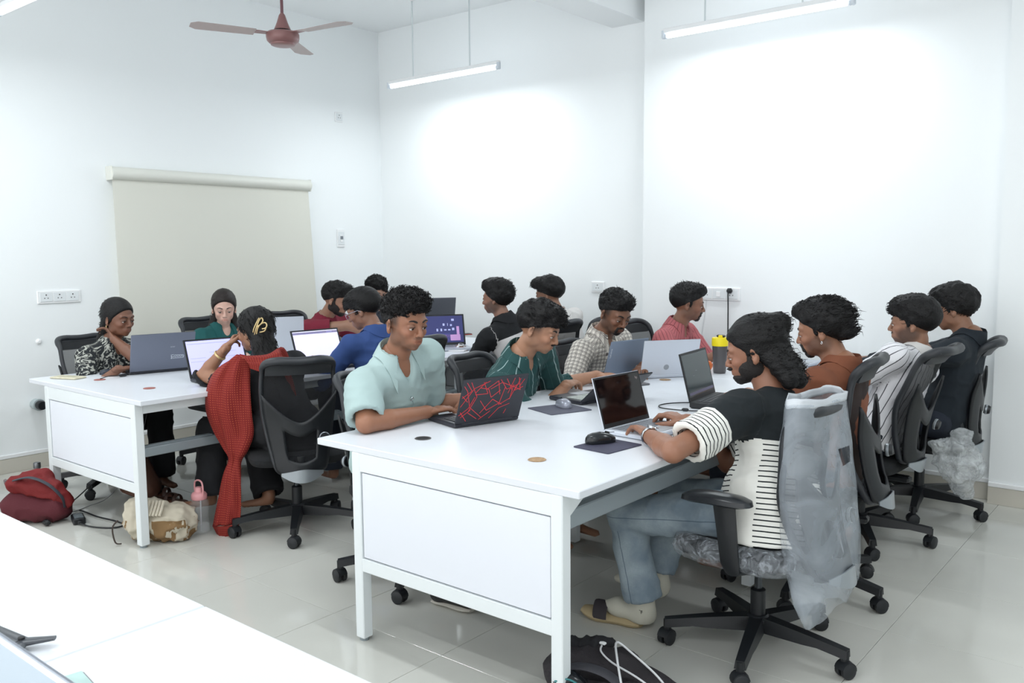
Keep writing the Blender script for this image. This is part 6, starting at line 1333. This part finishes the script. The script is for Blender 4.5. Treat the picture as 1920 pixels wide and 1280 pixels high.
# black backpack at the bottom of the frame
BKN = mat('black_nylon', srgb(38, 34, 38), .75, bump=.3, bscale=250); c = v3(-1.50, 2.27, 0); bb = empty('backpack', c, 0, 'black backpack lying open on the floor at the foot of the nearest desk leg', 'bag')
V, F = soft([RC(c-r_*.10+fr_*.04+v3(0, 0, .075), c+r_*.06+fr_*.02+v3(0, 0, .075), .085, .075, k=.03), RC(c+r_*.04+fr_*.02+v3(0, 0, .07), c+r_*.22-fr_*.10+v3(0, 0, .045), .075, .05, k=.03), RC(c-r_*.08-fr_*.12+v3(0, 0, .06), c+r_*.1-fr_*.16+v3(0, 0, .06), .065, .06, k=.03)], .009, .012, 15, 4, c); fastmob('bag_body', V, F, BKN, bb)
V, F = soft([RC(c-r_*.12+fr_*.08+v3(0, 0, .145), c+r_*.03+fr_*.06+v3(0, 0, .155), .028, .022, k=.02)], .007, .012, 30, 6, c); fastmob('padded_strap', V, F, mat('mesh_strap', srgb(26, 26, 30), .9), bb)
G().tube(catmull([-r_*.13-fr_*.05+v3(0, 0, .13), -r_*.05-fr_*.10+v3(0, 0, .155), r_*.03-fr_*.14+v3(0, 0, .13), r_*.07-fr_*.2+v3(0, 0, .06)], 6), .016, 8, sx=1.6, sy=.5).out('webbing', mat('webbing_grey', srgb(58, 58, 64), .7), bb, True)
wc_ = empty('charging_cable', c+r_*.04+v3(0, 0, .15), 0, 'white charging cable looped over the black backpack', 'cable'); WC = mat('cable_white', srgb(220, 222, 224), .4)
G().tube(catmull([-r_*.035+fr_*.035+v3(0, 0, .012), -r_*.04+v3(0, 0, .008), -r_*.01-fr_*.05+v3(0, 0, -.005), r_*.06-fr_*.12+v3(0, 0, -.02), r_*.14-fr_*.2+v3(0, 0, -.05)], 6), .0032, 6).out('cord', WC, wc_, True)
G().tube(catmull([r_*.0-fr_*.22+v3(0, 0, .0), r_*.0-fr_*.10+v3(0, 0, .03), r_*.012+fr_*.01+v3(0, 0, .035), r_*.06-fr_*.02+v3(0, 0, .01), r_*.13-fr_*.10+v3(0, 0, -.03), r_*.17-fr_*.2+v3(0, 0, -.06)], 6), .0036, 6).out('cord_loop', WC, wc_, True)
G().box(-r_*.03+fr_*.045+v3(0, 0, .016), (.022, .014, .008), bev=.002).out('usb_plug', WHITEP, wc_)
gc = c-r_*.13-fr_*.12+v3(0, 0, .10); gl = empty('spectacle_case', gc, 0, 'glossy black case with teal piping tucked into the black backpack', 'case'); G().tube(catmull([-r_*.03+v3(0, 0, .02), r_*.02+v3(0, 0, .035), r_*.07+v3(0, 0, .0), r_*.09-fr_*.05+v3(0, 0, -.04)], 5), .030, 12, sx=1.2, sy=.6).out('shell', mat('gloss_black', srgb(28, 31, 35), .18), gl, True)
G().tube(catmull([-r_*.03-fr_*.03+v3(0, 0, .035), r_*.01-fr_*.036+v3(0, 0, .045), r_*.05-fr_*.04+v3(0, 0, .02), r_*.075-fr_*.07+v3(0, 0, -.03)], 5), .003, 6).out('teal_piping', mat('teal_trim', srgb(60, 130, 134), .4), gl, True)
# socks and sandal of the bun-haired man
Rb = PEO['bun']
for sd, lab in (('l', 'text'), ('r', 'text')):
    hj, kn, an = Rb['legs'][sd]; ft = unit(v3(-.98, -.10, -.0 if sd == 'l' else -.0)); V, F = sdf([RC(an+v3(0, 0, .02), an-v3(0, 0, .06), .046, .046, k=.02), RC(an-v3(0, 0, .06), an-v3(0, 0, .055)+ft*.10, .044, .042, v3(0, 0, 1), .85, .03), RC(an-v3(0, 0, .055)+ft*.10, an-v3(0, 0, .062)+ft*.165, .042, .026, v3(0, 0, 1), .7, .03)], .007); V[:, 2] = np.maximum(V[:, 2], .028 if sd == 'l' else .012)
    so = fastmob('sock', V-Rb['O'], F, C_SOCK, Rb['root'])
    tm_ = Matrix.Translation(tuple(an-Rb['O']+v3(.008, -.0465, -.035)))@Matrix.Rotation(math.radians(-2), 4, 'Z')@Matrix.Rotation(math.pi/2, 4, 'X'); text_mesh('sock_letters', 'OFF', .020, DARK, so, tm_)
an = Rb['legs']['l'][2]; c = v3(an[0]-.125, an[1]-.025, 0); r = empty('sandal', (c[0], c[1], 0), math.radians(186), 'beige thick-soled sandal under the jeans of the bun-haired man', 'sandal')
G().tube([(x, .006*math.sin(x*18), .016+.010*max(0, (x-.05)/.07)) for x in np.linspace(-.125, .125, 11)], [.026, .038, .042, .040, .040, .042, .046, .048, .046, .040, .026], 14, up=(0, 0, 1), sx=1.02, sy=.50).out('sole', mat('beige_foam', srgb(178, 160, 124), .7), r, True)
G().tube([v3(.045+.012*math.cos(t), -.050*math.cos(t), .020+.050*math.sin(t)) for t in np.linspace(0, math.pi, 11)], .030, 8, up=(1, 0, 0), sx=.15, sy=1.).out('strap', mat('dark_strap', srgb(52, 46, 50), .7), r, True)
